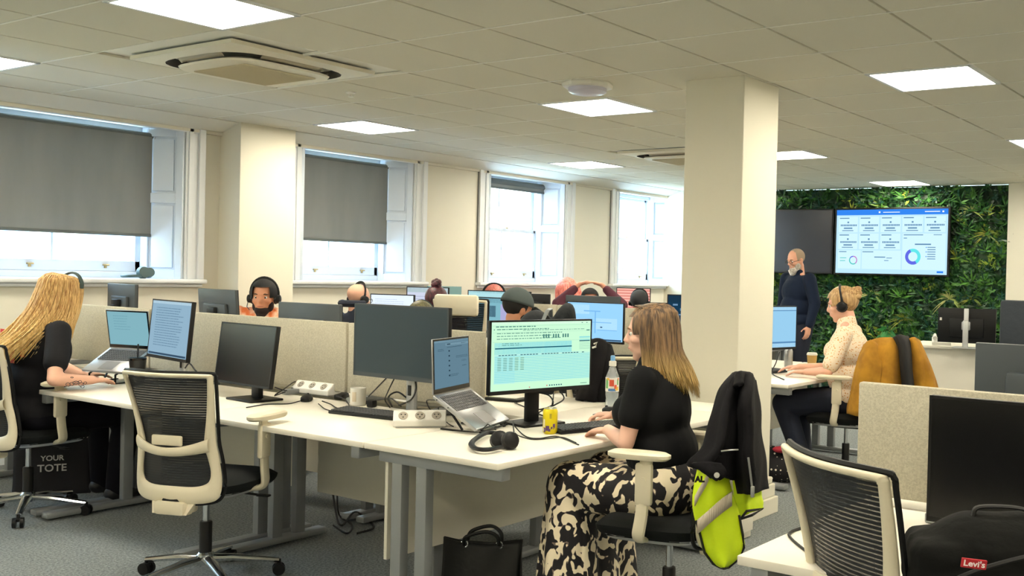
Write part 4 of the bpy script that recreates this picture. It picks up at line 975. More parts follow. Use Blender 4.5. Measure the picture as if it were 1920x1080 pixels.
# --- 2 blonde worker
p = at(50, 690, 5.62); br, bf = (pB.x, pB.y), 3
m_tee = mat('black_band_tee', (26,26,30), .85, bump=(40,.15), spec=.2)
w1, w2 = loc(br, bf, atz(168, 723, .765)), loc(br, bf, atz(155, 703, .765))
Pb = pose(pelvis=(.0,0,.60), chest=(.05,0,.93), neck=(.10,0,1.125), head=(.165,0,1.235), look=(1,.15,-.18), shL=(.07,.175,1.05), shR=(.05,-.195,1.05), elR=(-.07,-.37,.80), wrR=(.13,-.39,.785), elL=(.28,.22,.82), wrL=w2,
    knL=(.50,.13,.55), knR=(.50,-.13,.55), anL=(.52,.15,.10), anR=(.45,-.12,.10), handR=((1,.30,-.08),(0,0,-1),.25), handL=((1,-.2,.0),(0,0,-1),.25))
tB, T, Rh, H = person('worker with very long blonde hair in a black T-shirt and black trousers, at the left', br, bf, Pb, (236,184,158), .008, .66, m_tee, mat('black_trousers', (14,14,22), .9, bump=(30,.2), spec=.2), fat=1.25, brows=(150,110,70), hs=1.02, topname='t_shirt')
mb = hairmat('hair_blonde', (166,122,66), (224,186,122), ((214,174,96),(250,222,150)), .95, 1.25)
g = G(); cap_hair(g, T, Rh, H, 1, .012, -.02, .07, .085)
def lp2(i, q):
    a = R(42)+R(276)*(i % 1)+q.uniform(-.04,.04); c, s = math.cos(a), math.sin(a); k = q.uniform(.9,1.08); back = max(0, -c)**.7; rx, ry = .118*k, .096*k
    st = T(.05-.13*q.random(), .012*(1 if s > 0 else -1)*q.random(), .128)
    L = -.19-.24*back+q.uniform(-.05,.04); dx = -.20*back*q.uniform(.6,1.25)
    return [st, T(-.012+rx*c*.8, ry*s*.8, .105), T(-.012+rx*c, ry*s, .03), T(-.02+rx*c-.02*back, ry*s*1.1, -.08), T(-.04+rx*c+dx*.45, ry*s*1.2, -.08+(L+.08)*.5), T(-.06+(rx+.02)*c+dx, ry*s*1.25, L)]
strands(g, T, 620, lp2, .0038, 8)
g.build('hair', mb, tB, sharp=180, fixn=False)
g = G(); g.tube([T(.045+.02*math.sin(a*0), .094*math.cos(a), .06+.09*math.sin(a)) for a in [math.pi*i/14 for i in range(15)]], .012, 8, flat=.5); g.build('hairband', mat('hairband', (44,62,60), .7), tB)
g = G()     # red shapes on the back of the shirt
ch = V(*Pb['chest'])
for (y0, z0, y1, z1) in ((-.13,.05,.13,.085),(-.03,-.06,.01,.06),(-.12,-.02,-.09,.05),(.05,.10,.12,.125)):
    pts = [V(-.140+ch.x-.01+.16*((y-.0)**2)*4*.5, y, ch.z+z) for y, z in ((y0,z0),(y1,z0),(y1,z1),(y0,z1))]; g.poly(pts, (-.004,0,0))
g.build('red_print', mat('red_print', (210,58,40), .7), tB, smooth=False)
g = G(); W, E_ = V(*w1), V(*Pb['elR'])      # forearm tattoo: dark ink scrolls just on the skin
q = random.Random(2)
for k in range(10):
    tt = .42+.05*k; c = E_.lerp(W, tt); rr = .0350-.0105*(tt-.35)/.65; a0 = q.uniform(1.9,3.5); O = orient(W-E_); rad = q.uniform(.006,.011)
    pts = []
    for i in range(13):
        th = 2*math.pi*i/12; aa = a0+rad*math.cos(th)/rr*1.0; pts.append(c+O @ V(rr*math.cos(aa), rr*math.sin(aa), rad*math.sin(th)))
    g.tube(pts, .0016, 5)
g.build('tattoo', mat('ink', (72,62,66), .7), tB)
# --- 3 woman in the floral shirt
p = at(1598, 700, 7.35); lr, lf = (p.x, p.y), 102
w1 = loc(lr, lf, atz(1512, 697, .775)); w2 = (.42,-.12,.79)
Pl = pose(pelvis=(.0,0,.60), chest=(.03,0,.94), neck=(.05,0,1.15), head=(.085,0,1.262), look=(1,.10,-.22), shL=(.03,.185,1.06), shR=(.03,-.185,1.06), elL=(.12,.27,.80), wrL=w1, wrR=w2, bust=1, belly=.04, knL=(.47,.12,.54), knR=(.42,-.1,.54), anL=(.30,.14,.10), anR=(.36,-.1,.10),
    handL=((1,-.1,-.06),(0,0,-1),.3))
def floral():
    m = mat('floral_fabric', (244,222,196), .85); nt = m.node_tree; n = nt.nodes; b = n['Principled BSDF']; tc = n.new('ShaderNodeTexCoord'); v = n.new('ShaderNodeTexVoronoi'); v.inputs['Scale'].default_value = 72; nt.links.new(tc.outputs['Object'], v.inputs['Vector'])
    rp = n.new('ShaderNodeValToRGB'); rp.color_ramp.interpolation = 'CONSTANT'; e = rp.color_ramp.elements; e[0].position = 0; e[0].color = lin((190,96,84)); e[1].position = .30; e[1].color = lin((246,226,200)); q = e.new(.16); q.color = lin((226,170,90))
    nt.links.new(v.outputs['Distance'], rp.inputs[0]); nt.links.new(rp.outputs[0], b.inputs['Base Color']); return m
tL, T, Rh, H = person('woman with black headphones and hair in a bun, wearing a pale floral shirt', lr, lf, Pl, (232,180,156), .008, .80, floral(), mat('navy_jeans', (28,34,52), .85), fat=1.2, brows=(130,96,66), hs=1.04)
mf = hairmat('hair_dirty_blonde', (150,112,70), (206,172,122)); g = G(); cap_hair(g, T, Rh, H, 1, .014, -.05, .065, .07)
for i in range(7): a = i*.9; g.ell(T(-.115+.012*math.cos(a), .02*math.sin(a)*1.3, .065+.025*math.cos(a*1.7)), (.028,.024,.022))
q = random.Random(4)
for i in range(60):
    a = q.uniform(-1.3, 1.3); g.tube(catmull([T(.065*math.cos(a*.8), .075*math.sin(a), .10-.02*abs(a)), T(-.02,.085*math.sin(a),.115-.05*abs(a)), T(-.10, .05*math.sin(a), .07)], 4), .003, 5)
g.build('hair', mf, tL, sharp=180, fixn=False)
hsL = headset(T, tL, .090, 'black over-ear headphones worn by the woman in the floral shirt', .038)
# --- 4 standing man
p = at(1494, 600, 11.35); sr, sf = (p.x, p.y), 150
St = dict(pelvis=(0,0,.98), chest=(.0,0,1.30), neck=(.0,0,1.51), head=(.03,0,1.645), look=(1,.1,-.32), shL=(0,.225,1.44), shR=(0,-.225,1.44), elL=(-.02,.31,1.17), elR=(-.02,-.31,1.17), wrL=(.06,.32,.93), wrR=(.06,-.32,.93),
    knL=(.03,.10,.52), knR=(.03,-.10,.52), anL=(-.02,.11,.09), anR=(-.02,-.11,.09), handL=((.2,0,-1),(0,-1,0),.5), handR=((.2,0,-1),(0,1,0),.5), belly=.06)
m_navy = mat('navy_jumper', (20,30,50), .9, bump=(60,.1), spec=.2)
tS, T, Rh, H = person('standing bald man with a white beard and glasses in a navy jumper', sr, sf, St, (224,166,140), .010, 1.92, m_navy, mat('dark_trousers', (22,28,46), .85), fat=1.42, hs=1.06, brows=(120,110,100), topname='jumper')
g = G()
for c, r in (((.060,0,-.085),(.044,.056,.044)), ((.024,.046,-.050),(.048,.024,.050)), ((.024,-.046,-.050),(.048,.024,.050)), ((.066,0,-.120),(.034,.042,.034)), ((.083,0,-.042),(.014,.032,.008))): g.ell(T(*c), r, Rh)
remesh(g, 'beard', mat('grey_beard', (206,200,192), .9, var=(60,(160,150,140))), tS, .006, 2)
g = G(); cap_hair(g, T, Rh, H, 1, .002, -.02, .03, .11); g.build('hair', mat('cropped_grey_hair', (160,140,120), .9), tS)
def glasses(T, t, col=(40,36,36)):
    g = G()
    for q in (-1, 1):
        g.tube([T(.101, q*.033+.023*math.cos(2*math.pi*i/16), .006+.016*math.sin(2*math.pi*i/16)) for i in range(16)], .0022, 6, closed=True); g.tube([T(.100, q*.056, .010), T(.05, q*.078, .010), T(-.01, q*.080, .004)], .0024, 6)
    g.tube([T(.101,-.010,.010), T(.106,0,.013), T(.101,.010,.010)], .0022, 6); g.build('spectacles', mat('spectacle_frame', col, .4), t)
glasses(T, tS)
g = G()
for q in (-1, 1): g.poly([V(.088,q*.005,1.475), V(.070,q*.075,1.525), V(.045,q*.085,1.545), V(.060,q*.012,1.505)], (.012,0,.004))
g.build('collar', mat('white_collar', (236,228,232), .8), tS, smooth=False)
# --- 5 man in orange
def worker(label, px, d, face, skin, topm, sleeve=.8, fat=1.1, P=None, hs=1.0, vox=.012, z=0, **k):
    p = at(px[0], px[1], d); PP = dict(P or SIT); dz = z
    if dz:
        for a in PP:
            if a not in ('look','handL','handR','tilt','bust','belly'): PP[a] = (PP[a][0], PP[a][1], PP[a][2]+dz if a[:2] not in ('an',) else PP[a][2])
    return person(label, (p.x, p.y), face, PP, skin, vox, sleeve, topm, mat('dark_trousers', (22,28,46), .85), fat=fat, hs=hs, **k)
def ofab():
    m = mat('orange_check', (236,120,60), .85, var=(14,(250,226,196))); return m
tO, T, Rh, H = worker('bearded man in an orange and white shirt wearing headphones, facing the viewer behind the divider', (497,560), 8.0, 226, (214,150,116), ofab(), .8, 1.25, pose(look=(1,-.12,-.05), shL=(.02,.19,1.10), shR=(.02,-.19,1.10), chest=(.02,0,.97)), 1.12, .009, -.03, brows=(30,24,22))
g = G()
for c, r in (((.050,0,-.085),(.052,.056,.040)), ((.020,.052,-.055),(.045,.020,.048)), ((.020,-.052,-.055),(.045,.020,.048)), ((.060,0,-.110),(.036,.040,.030))): g.ell(T(*c), r, Rh)
remesh(g, 'beard', mat('dark_beard', (36,26,24), .9), tO, .006, 2); g = G(); cap_hair(g, T, Rh, H, 1, .014, -.04, .07, .075); g.build('hair', mat('black_hair', (24,22,24), .8), tO)
headset(T, tO, .094, 'black headset worn by the bearded man in orange', .036, mic=True)
# --- 6 bald man, seen from behind
tA, T, Rh, H = worker('bald man with glasses and a headset in a dark hooded top, seen from behind', (664,575), 8.75, 12, (226,176,150), mat('navy_hoodie', (30,36,50), .9), 1.9, 1.15, pose(look=(1,-.25,-.25)), 1.04, .010, -.045, brows=(120,90,70))
glasses(T, tA, (120,40,40)); headset(T, tA, .088, 'black headset worn by the bald man in the dark hooded top', .034)
g = G(); nk = V(.03,0,1.16)
g.tube([nk+V(-.03+.10*math.cos(a)*(-1), .11*math.sin(a), -.02) for a in [-1.5+3.0*i/12 for i in range(13)]], [.03]*13, 8); g.build('hood', mat('navy_hoodie', (30,36,50), .9), tA)
# --- 7 woman with the bun
tU, T, Rh, H = worker('worker with dark red hair in a top bun, seen from behind above the silver-stand monitor', (818,585), 8.3, 48, (214,160,136), mat('plum_top', (70,44,58), .9), .9, 1.0, pose(look=(1,-.1,-.1)), .96, .012, -.04)
g = G(); cap_hair(g, T, Rh, H, 1, .018, -.07, .07, .06)
for i in range(6): a = i*1.05; g.ell(T(-.045+.022*math.cos(a), .022*math.sin(a), .150+.014*math.sin(a*2)), (.026,.024,.024))
g.ell(T(-.04,0,.17), (.024,.022,.026)); g.build('hair', hairmat('hair_plum', (40,26,32), (96,44,56)), tU)
# --- 8 man in the cap
tC, T, Rh, H = worker('man in a dark baseball cap and grey T-shirt, seen from behind', (962,610), 7.35, 8, (214,150,116), mat('grey_tee', (86,92,92), .9), .8, 1.15, pose(look=(1,-.45,-.30), chest=(.05,0,.92)), 1.10, .009, -.05, brows=(40,30,26))
g = G()
for c, r in (((.045,0,-.085),(.050,.052,.036)), ((.015,.050,-.055),(.040,.020,.044)), ((.015,-.050,-.055),(.040,.020,.044))): g.ell(T(*c), r, Rh)
remesh(g, 'beard', mat('dark_beard', (36,26,24), .9), tC, .007, 2); g = G(); cap_hair(g, T, Rh, H, 1, .008, -.045, .03, .2); g.build('hair', mat('black_hair', (24,22,24), .8), tC)
t = thing('baseball_cap', tC.location, tC.rotation_euler.z, 'dark green-grey baseball cap worn by the man looking down', 'cap')
mc = mat('cap_cloth', (62,72,72), .85, bump=(50,.1)); g = G()
def crown(u, v):
    a = 2*math.pi*u; b = v*math.pi/2; return T(-.014+.116*math.cos(b)*math.cos(a), .096*math.cos(b)*math.sin(a), .028+.112*math.sin(b))
g.grid(crown, 36, 10); g.build('crown', mc, t, solid=.004)
g = G(); g.grid(lambda u, v: T(.085+.085*v*math.cos((u-.5)*2.2), .088*math.sin((u-.5)*2.2), .04-.012*v), 14, 5); g.build('peak', mc, t, solid=.005)
# --- 9 olive haired worker, only the top of the head shows
tG, T, Rh, H = worker('worker whose olive-brown hair just shows above the silver-stand monitor', (785,600), 7.3, 30, (214,160,136), mat('grey_tee', (86,92,92), .9), .9, 1.0, SIT, 1.0, .014, -.14)
g = G(); cap_hair(g, T, Rh, H, 1, .018, -.07, .07, .06); g.build('hair', hairmat('hair_olive', (70,66,44), (112,108,72)), tG)
g = G(); g.tube([T(.0, .098*math.cos(a), .02+.118*math.sin(a)) for a in [math.pi*i/14 for i in range(15)]], .008, 8); g.build('hairband', mat('hairband', (44,62,60), .7), tG)
# --- 10 red hair and headphones
tR, T, Rh, H = worker('worker with pinkish red hair and a wide black headband, behind the teal screen', (925,580), 10.7, 225, (224,170,146), mat('teal_top', (60,90,96), .9), .9, 1.0, SIT, 1.08, .014, -.06)
g = G(); cap_hair(g, T, Rh, H, 1, .016, -.07, .07, .06); g.build('hair', hairmat('hair_red', (180,84,74), (226,140,124)), tR)
headset(T, tR, .110, 'black and white headphones worn by the red-haired worker behind the teal screen', .03, back=.0)
# --- 11 stretching worker
m_maroon = mat('maroon_top', (92,48,64), .9, bump=(30,.2))
Pz = pose(elL=(.02,.33,1.18), elR=(.02,-.33,1.18), shL=(.02,.20,1.08), shR=(.02,-.20,1.08), wrL=(-.01,.11,1.385), wrR=(-.01,-.11,1.385), handL=((0.1,-1,.25),(0,0,-1),.5), handR=((0,1,.35),(0,0,-1),.5), look=(1,.2,.1), head=(.03,0,1.215))
tZ, T, Rh, H = worker('dark-haired worker in a maroon top stretching both arms overhead', (1106,590), 10.4, 212, (226,160,136), m_maroon, 1.75, 1.0, Pz, 1.0, .010, -.05)
g = G(); cap_hair(g, T, Rh, H, 1, .016, -.07, .07, .06); g.build('hair', mat('black_hair', (24,22,24), .8), tZ)
# --- 12 coral hair
tQ, T, Rh, H = worker('worker with long coral-red hair beside the person stretching', (1067,585), 11.3, 80, (226,160,136), mat('salmon_top', (214,130,120), .9), .9, 1.0, SIT, 1.08, .014, .02)
g = G(); cap_hair(g, T, Rh, H, 1, .02, -.07, .07, .06)
def lp3(i, q):
    a = R(60)+R(240)*i; c, s = math.cos(a), math.sin(a); k = q.uniform(.95,1.2)
    return [T(-.01,0,.125), T(-.012+.1*c*k, .09*s*k, .06), T(-.02+.13*c*k, .11*s*k, -.06), T(-.05+.15*c*k, .12*s*k, -.20)]
strands(g, T, 120, lp3, .009, 3); g.build('hair', hairmat('hair_coral', (190,84,74), (240,146,128)), tQ, sharp=180, fixn=False)
# --- 13 dark hair before the red screen
tD, T, Rh, H = worker('worker with short dark hair and headphones in front of the pink screen', (1196,600), 10.9, 22, (214,150,126), mat('grey_tee', (86,92,92), .9), .9, 1.0, SIT, 1.04, .012, -.08)
g = G(); cap_hair(g, T, Rh, H, 1, .014, -.06, .06, .06); g.build('hair', mat('dark_brown_hair', (46,48,52), .85), tD); headset(T, tD, .09, 'dark headphones worn by the worker before the pink screen', .03)
# chairs for the seated colleagues
for prs, lab in ((tO,'office chair of the bearded man in orange'), (tA,'office chair of the bald man in the hooded top'), (tU,'office chair of the worker with the top bun'), (tC,'office chair of the man in the cap'), (tG,'office chair of the olive-haired worker'),
                 (tR,'office chair of the red-haired worker with headphones'), (tZ,'office chair of the person stretching'), (tQ,'office chair of the coral-haired worker'), (tD,'office chair of the worker before the pink screen')):
    c = dup(CH0, prs.location, prs.rotation_euler.z, 'dark '+lab+', hidden behind desks')
    for k in [x for x in bpy.data.objects if x.parent == c and x.name.split('.')[0] in ('armrest','lumbar_bar','lumbar_adjuster','mesh_panel','back_frame','spine','edge_trim')]:
        for kk in [x for x in bpy.data.objects if x.parent == k]: bpy.data.objects.remove(kk)
        bpy.data.objects.remove(k)
# ------------------------------------------------------------------ desk-top things
m_key = mat('key_black', (66,68,72), .5, spec=.3); m_kb = mat('keyboard_body', (18,19,21), .5, spec=.3)
def keyboard(p, rz, label, w=.44, d=.13, z=DZ, group=None, pad=True):
    t = thing('keyboard', (p[0], p[1], z), R(rz), label, 'keyboard', group); Rt = Matrix.Rotation(.06, 3, 'Y')
    G().box((0,0,.011), (d, w, .014), Rt, .004).build('body', m_kb, t); g = G(); zs = .0205
    for r in range(6):
        x = d/2-.014-r*(d-.024)/5.6
        y = -w/2+.012
        while y < w/2-.02:
            kw = .0155 if not (r == 0 and -.07 < y < .02) else .095
            g.box((x, y+kw/2, zs+.0015-x*.06), (.0145, kw, .007), Rt, .0015); y += kw+.0032
    g.build('keys', m_key, t, smooth=False); return t
def mouse(p, rz, label, z=DZ):
    t = thing('mouse', (p[0], p[1], z), R(rz), label, 'mouse'); g = G()
    g.ell((0,0,.012), (.056,.031,.024)); remesh(G().ell((0,0,.014), (.056,.031,.022)).box((0,0,.007), (.09,.05,.012), bev=.004), 'shell', m_black, t, .003, 4)
    G().cyl((.03,-.003,.032), (.03,.003,.032), .008, n=12).build('scroll_wheel', m_rubber, t); return t
def laptop(hl, hr, fl, fr_, label, lid_h=.235, open_=105, scr=None, body=m_alu, logo=None):
    """hinge corners (left,right) and front corners in world space"""
    hl, hr, fl, fr_ = map(Vector, (hl, hr, fl, fr_)); c = (hl+hr)/2; y = (hr-hl); w = y.length; y.normalize(); x = ((fl+fr_)/2-c); dp = x.length; x = (x-y*x.dot(y)).normalized(); z = x.cross(y); Rt = Matrix((x, y, z)).transposed()
    t = thing('laptop', c, 0, label, 'laptop'); t.rotation_euler = Rt.to_euler()
    G().box((dp/2, 0, -.008), (dp, w, .016), bev=.004).build('base', body, t)
    g = G()
    for r in range(6):
        yy = -w/2+.022
        while yy < w/2-.03:
            kw = .0145 if not (r == 5 and -.06 < yy < .02) else .085
            g.box((.028+r*.0178, yy+kw/2, .001), (.0145, kw, .003)); yy += kw+.0035
    g.build('keys', mat('laptop_keys', (66,68,72), .5), t, smooth=False)
    G().box((dp-.055, 0, .0004), (.075, .11, .0016)).build('touchpad', mat('touchpad', (150,150,152), .35, .5), t, smooth=False)
    a = R(open_); d = Vector((math.cos(a), 0, math.sin(a))); n = Vector((math.sin(a), 0, -math.cos(a))); Rl = Matrix((n, Vector((0,1,0)), d)).transposed()
    lid = G().box(d*(lid_h/2)-n*.004, (.007, w, lid_h), Rl, .002).build('lid', body, t)
    G().box(d*(lid_h/2)+n*.0002, (.0015, w-.004, lid_h-.004), Rl).build('bezel', m_blackg, lid, smooth=False)
    g = G(); sw, sh = w-.02, lid_h-.032; C = d*(lid_h/2+.006)+n*.0014
    P = lambda u, v, l=0: C+n*.0003*(l+1)+Vector((0,1,0))*(-sw/2+sw*u)+d*(sh/2-sh*v)
    g.mat(0).add([P(0,0), P(1,0), P(1,1), P(0,1)], [(0,1,2,3)])
    for mi, rects, l in scr[1]:
        g.mat(mi)
        for u0, v0, u1, v1 in rects: g.add([P(u0,v0,l), P(u1,v0,l), P(u1,v1,l), P(u0,v1,l)], [(0,1,2,3)])
    g.build('display', scr[0], lid, smooth=False, fixn=False); return t
def cable(pts, r=.0032, label=None, name='cable', m=None, k=8, cat='cable', group='loose black cables'):
    o = G().tube(catmull(pts, k), r, 7).build(name, m or m_rubber); return tag(o, label, cat, group)
# laptop on its stand before the woman
chat = ([emat('chat_bg', (108,142,160), .75), emat('chat_line', (70,100,118), .7), emat('chat_dot', (40,64,80), .7), emat('chat_l', (132,166,182), .8)],
    [(3, [(0,0,1,.04),(.32,.07,1,.12)], 0), (1, textlines(.10,.28,.18,.24,2)+[(.36,y,.8,y+.01) for y in (.15,)]+textlines(.62,.98,.36,.42,2)+textlines(.78,.98,.46,.5,2)+textlines(.80,.97,.58,.62,1)+textlines(.42,.7,.74,.80,2)+textlines(.78,.96,.09,.12,1), 1), (2, [(.40,.22+.105*i,.44,.25+.105*i) for i in range(6)]+[(.36,.08,.46,.1)], 1)])
HL, HR_, FL, FR_ = V(3.22,3.30,.895), V(3.555,3.405,.895), V(3.285,3.10,.757), V(3.62,3.205,.757)
laptop(HL, HR_, FL, FR_, 'open silver laptop raised on a stand, left of the spreadsheet monitor', lid_h=.245, open_=92+34, scr=chat)
t = thing('laptop_stand', ((HL+HR_)/2*1).to_tuple()[:2]+(DZ,), 0, 'thin dark folding stand holding up the silver laptop', 'laptop stand')
o = V(t.location.x, t.location.y, DZ); g = G(); ym = (HR_-HL).normalized(); 
for s in (-.10, .10):
    a = (FL+FR_)/2+ym*s-o; b = (HL+HR_)/2+ym*s-o; a.z -= .022+0; b.z -= .022; fb = b.copy(); fb.z = .006; fa = a.copy(); fa.z = .006
    n_ = (b-a).normalized(); g.bar(a-n_*.01+V(0,0,-.0), b, .016, .006); g.bar(fa-n_*.02, fb+V(0,0,0), .016, .006); g.bar(b, (fa+fb)/2, .012, .006); g.bar(a+V(0,0,.0), fa, .012, .006)
g.bar((FL+FR_)/2+ym*.14-o-V(0,0,.02), (FL+FR_)/2-ym*.14-o-V(0,0,.02), .012, .006); g.build('frame', m_black, t, smooth=False)
# keyboards
a = atz(1100, 785, DZ+.01); KB = keyboard((3.835, 2.905), 262, 'black keyboard under the hand of the woman in patterned trousers')
KB.location = (3.77, 2.83, DZ); KB.rotation_euler.z = R(252)
a = atz(698, 776, DZ+.01); keyboard((a.x, a.y), 186, 'black keyboard in front of the silver-stand monitor', w=.45)
p = atz(1147, 776, DZ); t = mouse((p.x, p.y), 100, 'black mouse under the right hand of the woman in patterned trousers')
t = thing('mouse_mat', (p.x+.03, p.y-.02, DZ), R(12), 'small dark mouse mat at the right end of the front desk', 'mouse mat'); G().box((0,0,.0015), (.22,.19,.003), bev=.001).build('pad', mat('mat_cloth', (46,56,74), .9), t)
for o_ in bpy.data.objects:
    if o_.name.startswith('mouse') and o_.get('category') == 'mouse': o_.location.z = DZ+.003
p = atz(575, 752, DZ); mouse((p.x, p.y), 40, 'black mouse lying on the bench left of the white mug')
# yellow can
def can(p, label, m, m2=None, name='drink_can', r=.033, h=.115, blotch=None):
    t = thing(name, (p[0], p[1], DZ), 0, label, 'can')
    G().lathe([(r*.72,0),(r*.8,.002),(r,.012),(r,h-.014),(r*.82,h-.002),(r*.80,h),(r*.74,h-.003)], n=32).build('body', m, t, sharp=50)
    g = G().tube([V(.012+.010*math.cos(a), .007*math.sin(a), h+.001) for a in [2*math.pi*i/12 for i in range(12)]], .0018, 6, closed=True); g.build('ring_pull', m_alu, t)
    G().tube([V(r*.81*math.cos(a), r*.81*math.sin(a), h-.001) for a in [2*math.pi*i/28 for i in range(28)]], .0022, 6, closed=True).build('rim', m_alu, t); return t
p = atz(1031, 813, DZ); m_can = mat('can_yellow', (236,216,30), .3, .2)
t = can(p, 'yellow drink can with purple fruit print beside the black keyboard', m_can); fc = math.atan2(-p.y, -p.x)
g = G()
def onc(a, z, w, h, r=.0334, n=5):
    for i in range(n):
        a0, a1 = fc+a-w/2+w*i/n, fc+a-w/2+w*(i+1)/n
        g.add([V(r*math.cos(a0), r*math.sin(a0), z-h/2), V(r*math.cos(a1), r*math.sin(a1), z-h/2), V(r*math.cos(a1), r*math.sin(a1), z+h/2), V(r*math.cos(a0), r*math.sin(a0), z+h/2)], [(0,1,2,3)])
g.mat(0)
for a, z, w, h in ((.35,.028,.5,.022),(-.55,.038,.35,.02),(.1,.02,.3,.012),(.8,.02,.3,.02),(-.2,.03,.2,.01)): onc(-a, z, w, h)
g.mat(1); onc(.05,.082,.28,.022); onc(.5,.028,.18,.010,.0337)
g.mat(2); onc(-.95,.05,.34,.035); onc(-1.0,.02,.3,.012)
g.build('print', [mat('can_purple', (92,58,110), .4), mat('can_gold', (176,160,40), .4), mat('can_white', (240,236,210), .4)], t, smooth=False, fixn=False)
# water bottle
p = atz(1147, 752, DZ); t = thing('water_bottle', (4.62, 3.36, DZ), 0, 'clear plastic water bottle with a blue cap and a colourful label', 'bottle')
p = atz(1147, 764, DZ); t.location = (p.x, p.y, DZ); SB = (Vector(p)-CAM).length; 
m_pet = mat('clear_plastic', (240,246,250), .08, alpha=.28)
G().lathe([(.026,0),(.034,.006),(.036,.03),(.033,.05),(.036,.07),(.036,.15),(.034,.17),(.018,.215),(.014,.222),(.014,.235)], n=32).build('body', m_pet, t)
G().lathe([(.032,.004),(.0335,.03),(.031,.05),(.0335,.07),(.0335,.12)], n=28).build('water', mat('water', (220,236,244), .05, alpha=.22), t)
G().lathe([(.017,.222),(.020,.224),(.020,.248),(.014,.252)], n=24).build('collar', m_white, t); G().lathe([(.0125,.252),(.0125,.275),(.010,.280)], n=20).build('cap', mat('cap_blue', (120,176,226), .4), t)
fc = math.atan2(-p.y, -p.x); g = G()
def onb(mi, a, z, w, h, r=.0368, n=8):
    g.mat(mi)
    for i in range(n):
        a0, a1 = fc+a-w/2+w*i/n, fc+a-w/2+w*(i+1)/n
        g.add([V(r*math.cos(a0), r*math.sin(a0), z-h/2), V(r*math.cos(a1), r*math.sin(a1), z-h/2), V(r*math.cos(a1), r*math.sin(a1), z+h/2), V(r*math.cos(a0), r*math.sin(a0), z+h/2)], [(0,1,2,3)])
onb(0,0,.125,6.28,.075,n=40)
for mi,a,z,w,h in ((1,-.1,.135,.7,.035),(1,.5,.115,.4,.02),(2,-.9,.13,.5,.05),(2,.9,.14,.3,.03),(3,.75,.105,.6,.02),(3,-.7,.155,.5,.012),(4,0,.098,1.2,.014),(1,1.0,.155,.3,.014)): onb(mi,a,z,w,h,.0371)
g.build('label', [mat('lb_white', (244,240,234), .5), mat('lb_red', (222,92,64), .5), mat('lb_green', (110,176,110), .5), mat('lb_yellow', (240,196,80), .5), mat('lb_blue', (80,130,190), .5)], t, smooth=False, fixn=False)
# headset on the desk
p = atz(925, 836, DZ); t = thing('headphones', (p.x, p.y, DZ), R(-35), 'black headset lying on the corner of the front desk', 'headphones')
hp = []; 
for i in range(13):
    a = R(75)+R(205)*i/12; hp.append(V(.005+.070*math.cos(a)*.9-.02, .085*math.sin(a), .016+.002*i/12))
t.rotation_euler.z = 0
E1, E2 = atz(936, 820, DZ+.035), atz(958, 818, DZ+.035)
o = V(t.location.x, t.location.y, DZ)
pts = [atz(x, y, DZ+.018) for x, y in ((934,812),(912,812),(893,822),(884,832),(892,841),(915,843),(940,838))]
G().tube([q-o for q in catmull(pts, 6)], .0125, 8, flat=.7).build('headband', m_black, t)
for c, sz, dn in ((atz(936,824,DZ+.036), .036, V(-.75,-.55,.35)), (atz(958,826,DZ+.038), .034, V(-.5,-.85,.25))):
    dn.normalize(); q = c-o; g = G(); g.cyl(q-dn*.012, q+dn*.012, sz, sz*.9, 28); g.cyl(q+dn*.012, q+dn*.017, sz*.85, sz*.6, 28); cpp = g.build('ear_cup', m_black, t)
    O = orient(dn); G().tube([q-dn*.014+O @ V((sz-.006)*math.cos(2*math.pi*i/20), (sz-.006)*math.sin(2*math.pi*i/20), 0) for i in range(20)], .010, 8, closed=True).build('ear_cushion', mat('leatherette', (30,30,32), .5), cpp)
G().tube([atz(930,806,DZ+.04)-o, atz(921,800,DZ+.05)-o, atz(915,795,DZ+.05)-o, atz(903,806,DZ+.03)-o], .0022, 6).build('microphone', m_black, t)
cable([atz(x, y, DZ+z) for x, y, z in ((964,815,.04),(962,790,.06),(966,800,.02),(985,818,.004),(1010,822,.004),(1040,818,.004),(1062,824,.004),(1085,834,.004))], .0028, 'thin headset cable looping past the yellow can')
cable([atz(x, y, DZ+z) for x, y, z in ((966,812,.03),(975,818,.004),(1000,824,.004),(1030,822,.004),(1055,820,.004),(1080,830,.004))], .0024, 'second strand of the headset cable beside the yellow can')
# mug
p = atz(671, 760, DZ); t = thing('mug', (p.x, p.y, DZ), R(200), 'white mug standing between the cables and the black keyboard', 'mug')
G().lathe([(.036,0),(.040,.004),(.040,.092),(.037,.092),(.036,.01),(.001,.009)], n=32).build('cup', m_white, t)
G().tube([V(-.038,0,.075), V(-.062,0,.072), V(-.068,0,.048), V(-.058,0,.024), V(-.038,0,.022)], .006, 8).build('handle', m_white, t)
G().box((.0385,.0,.048), (.004,.022,.05), bev=.001).build('print', mat('mug_print', (226,212,190), .5), t)
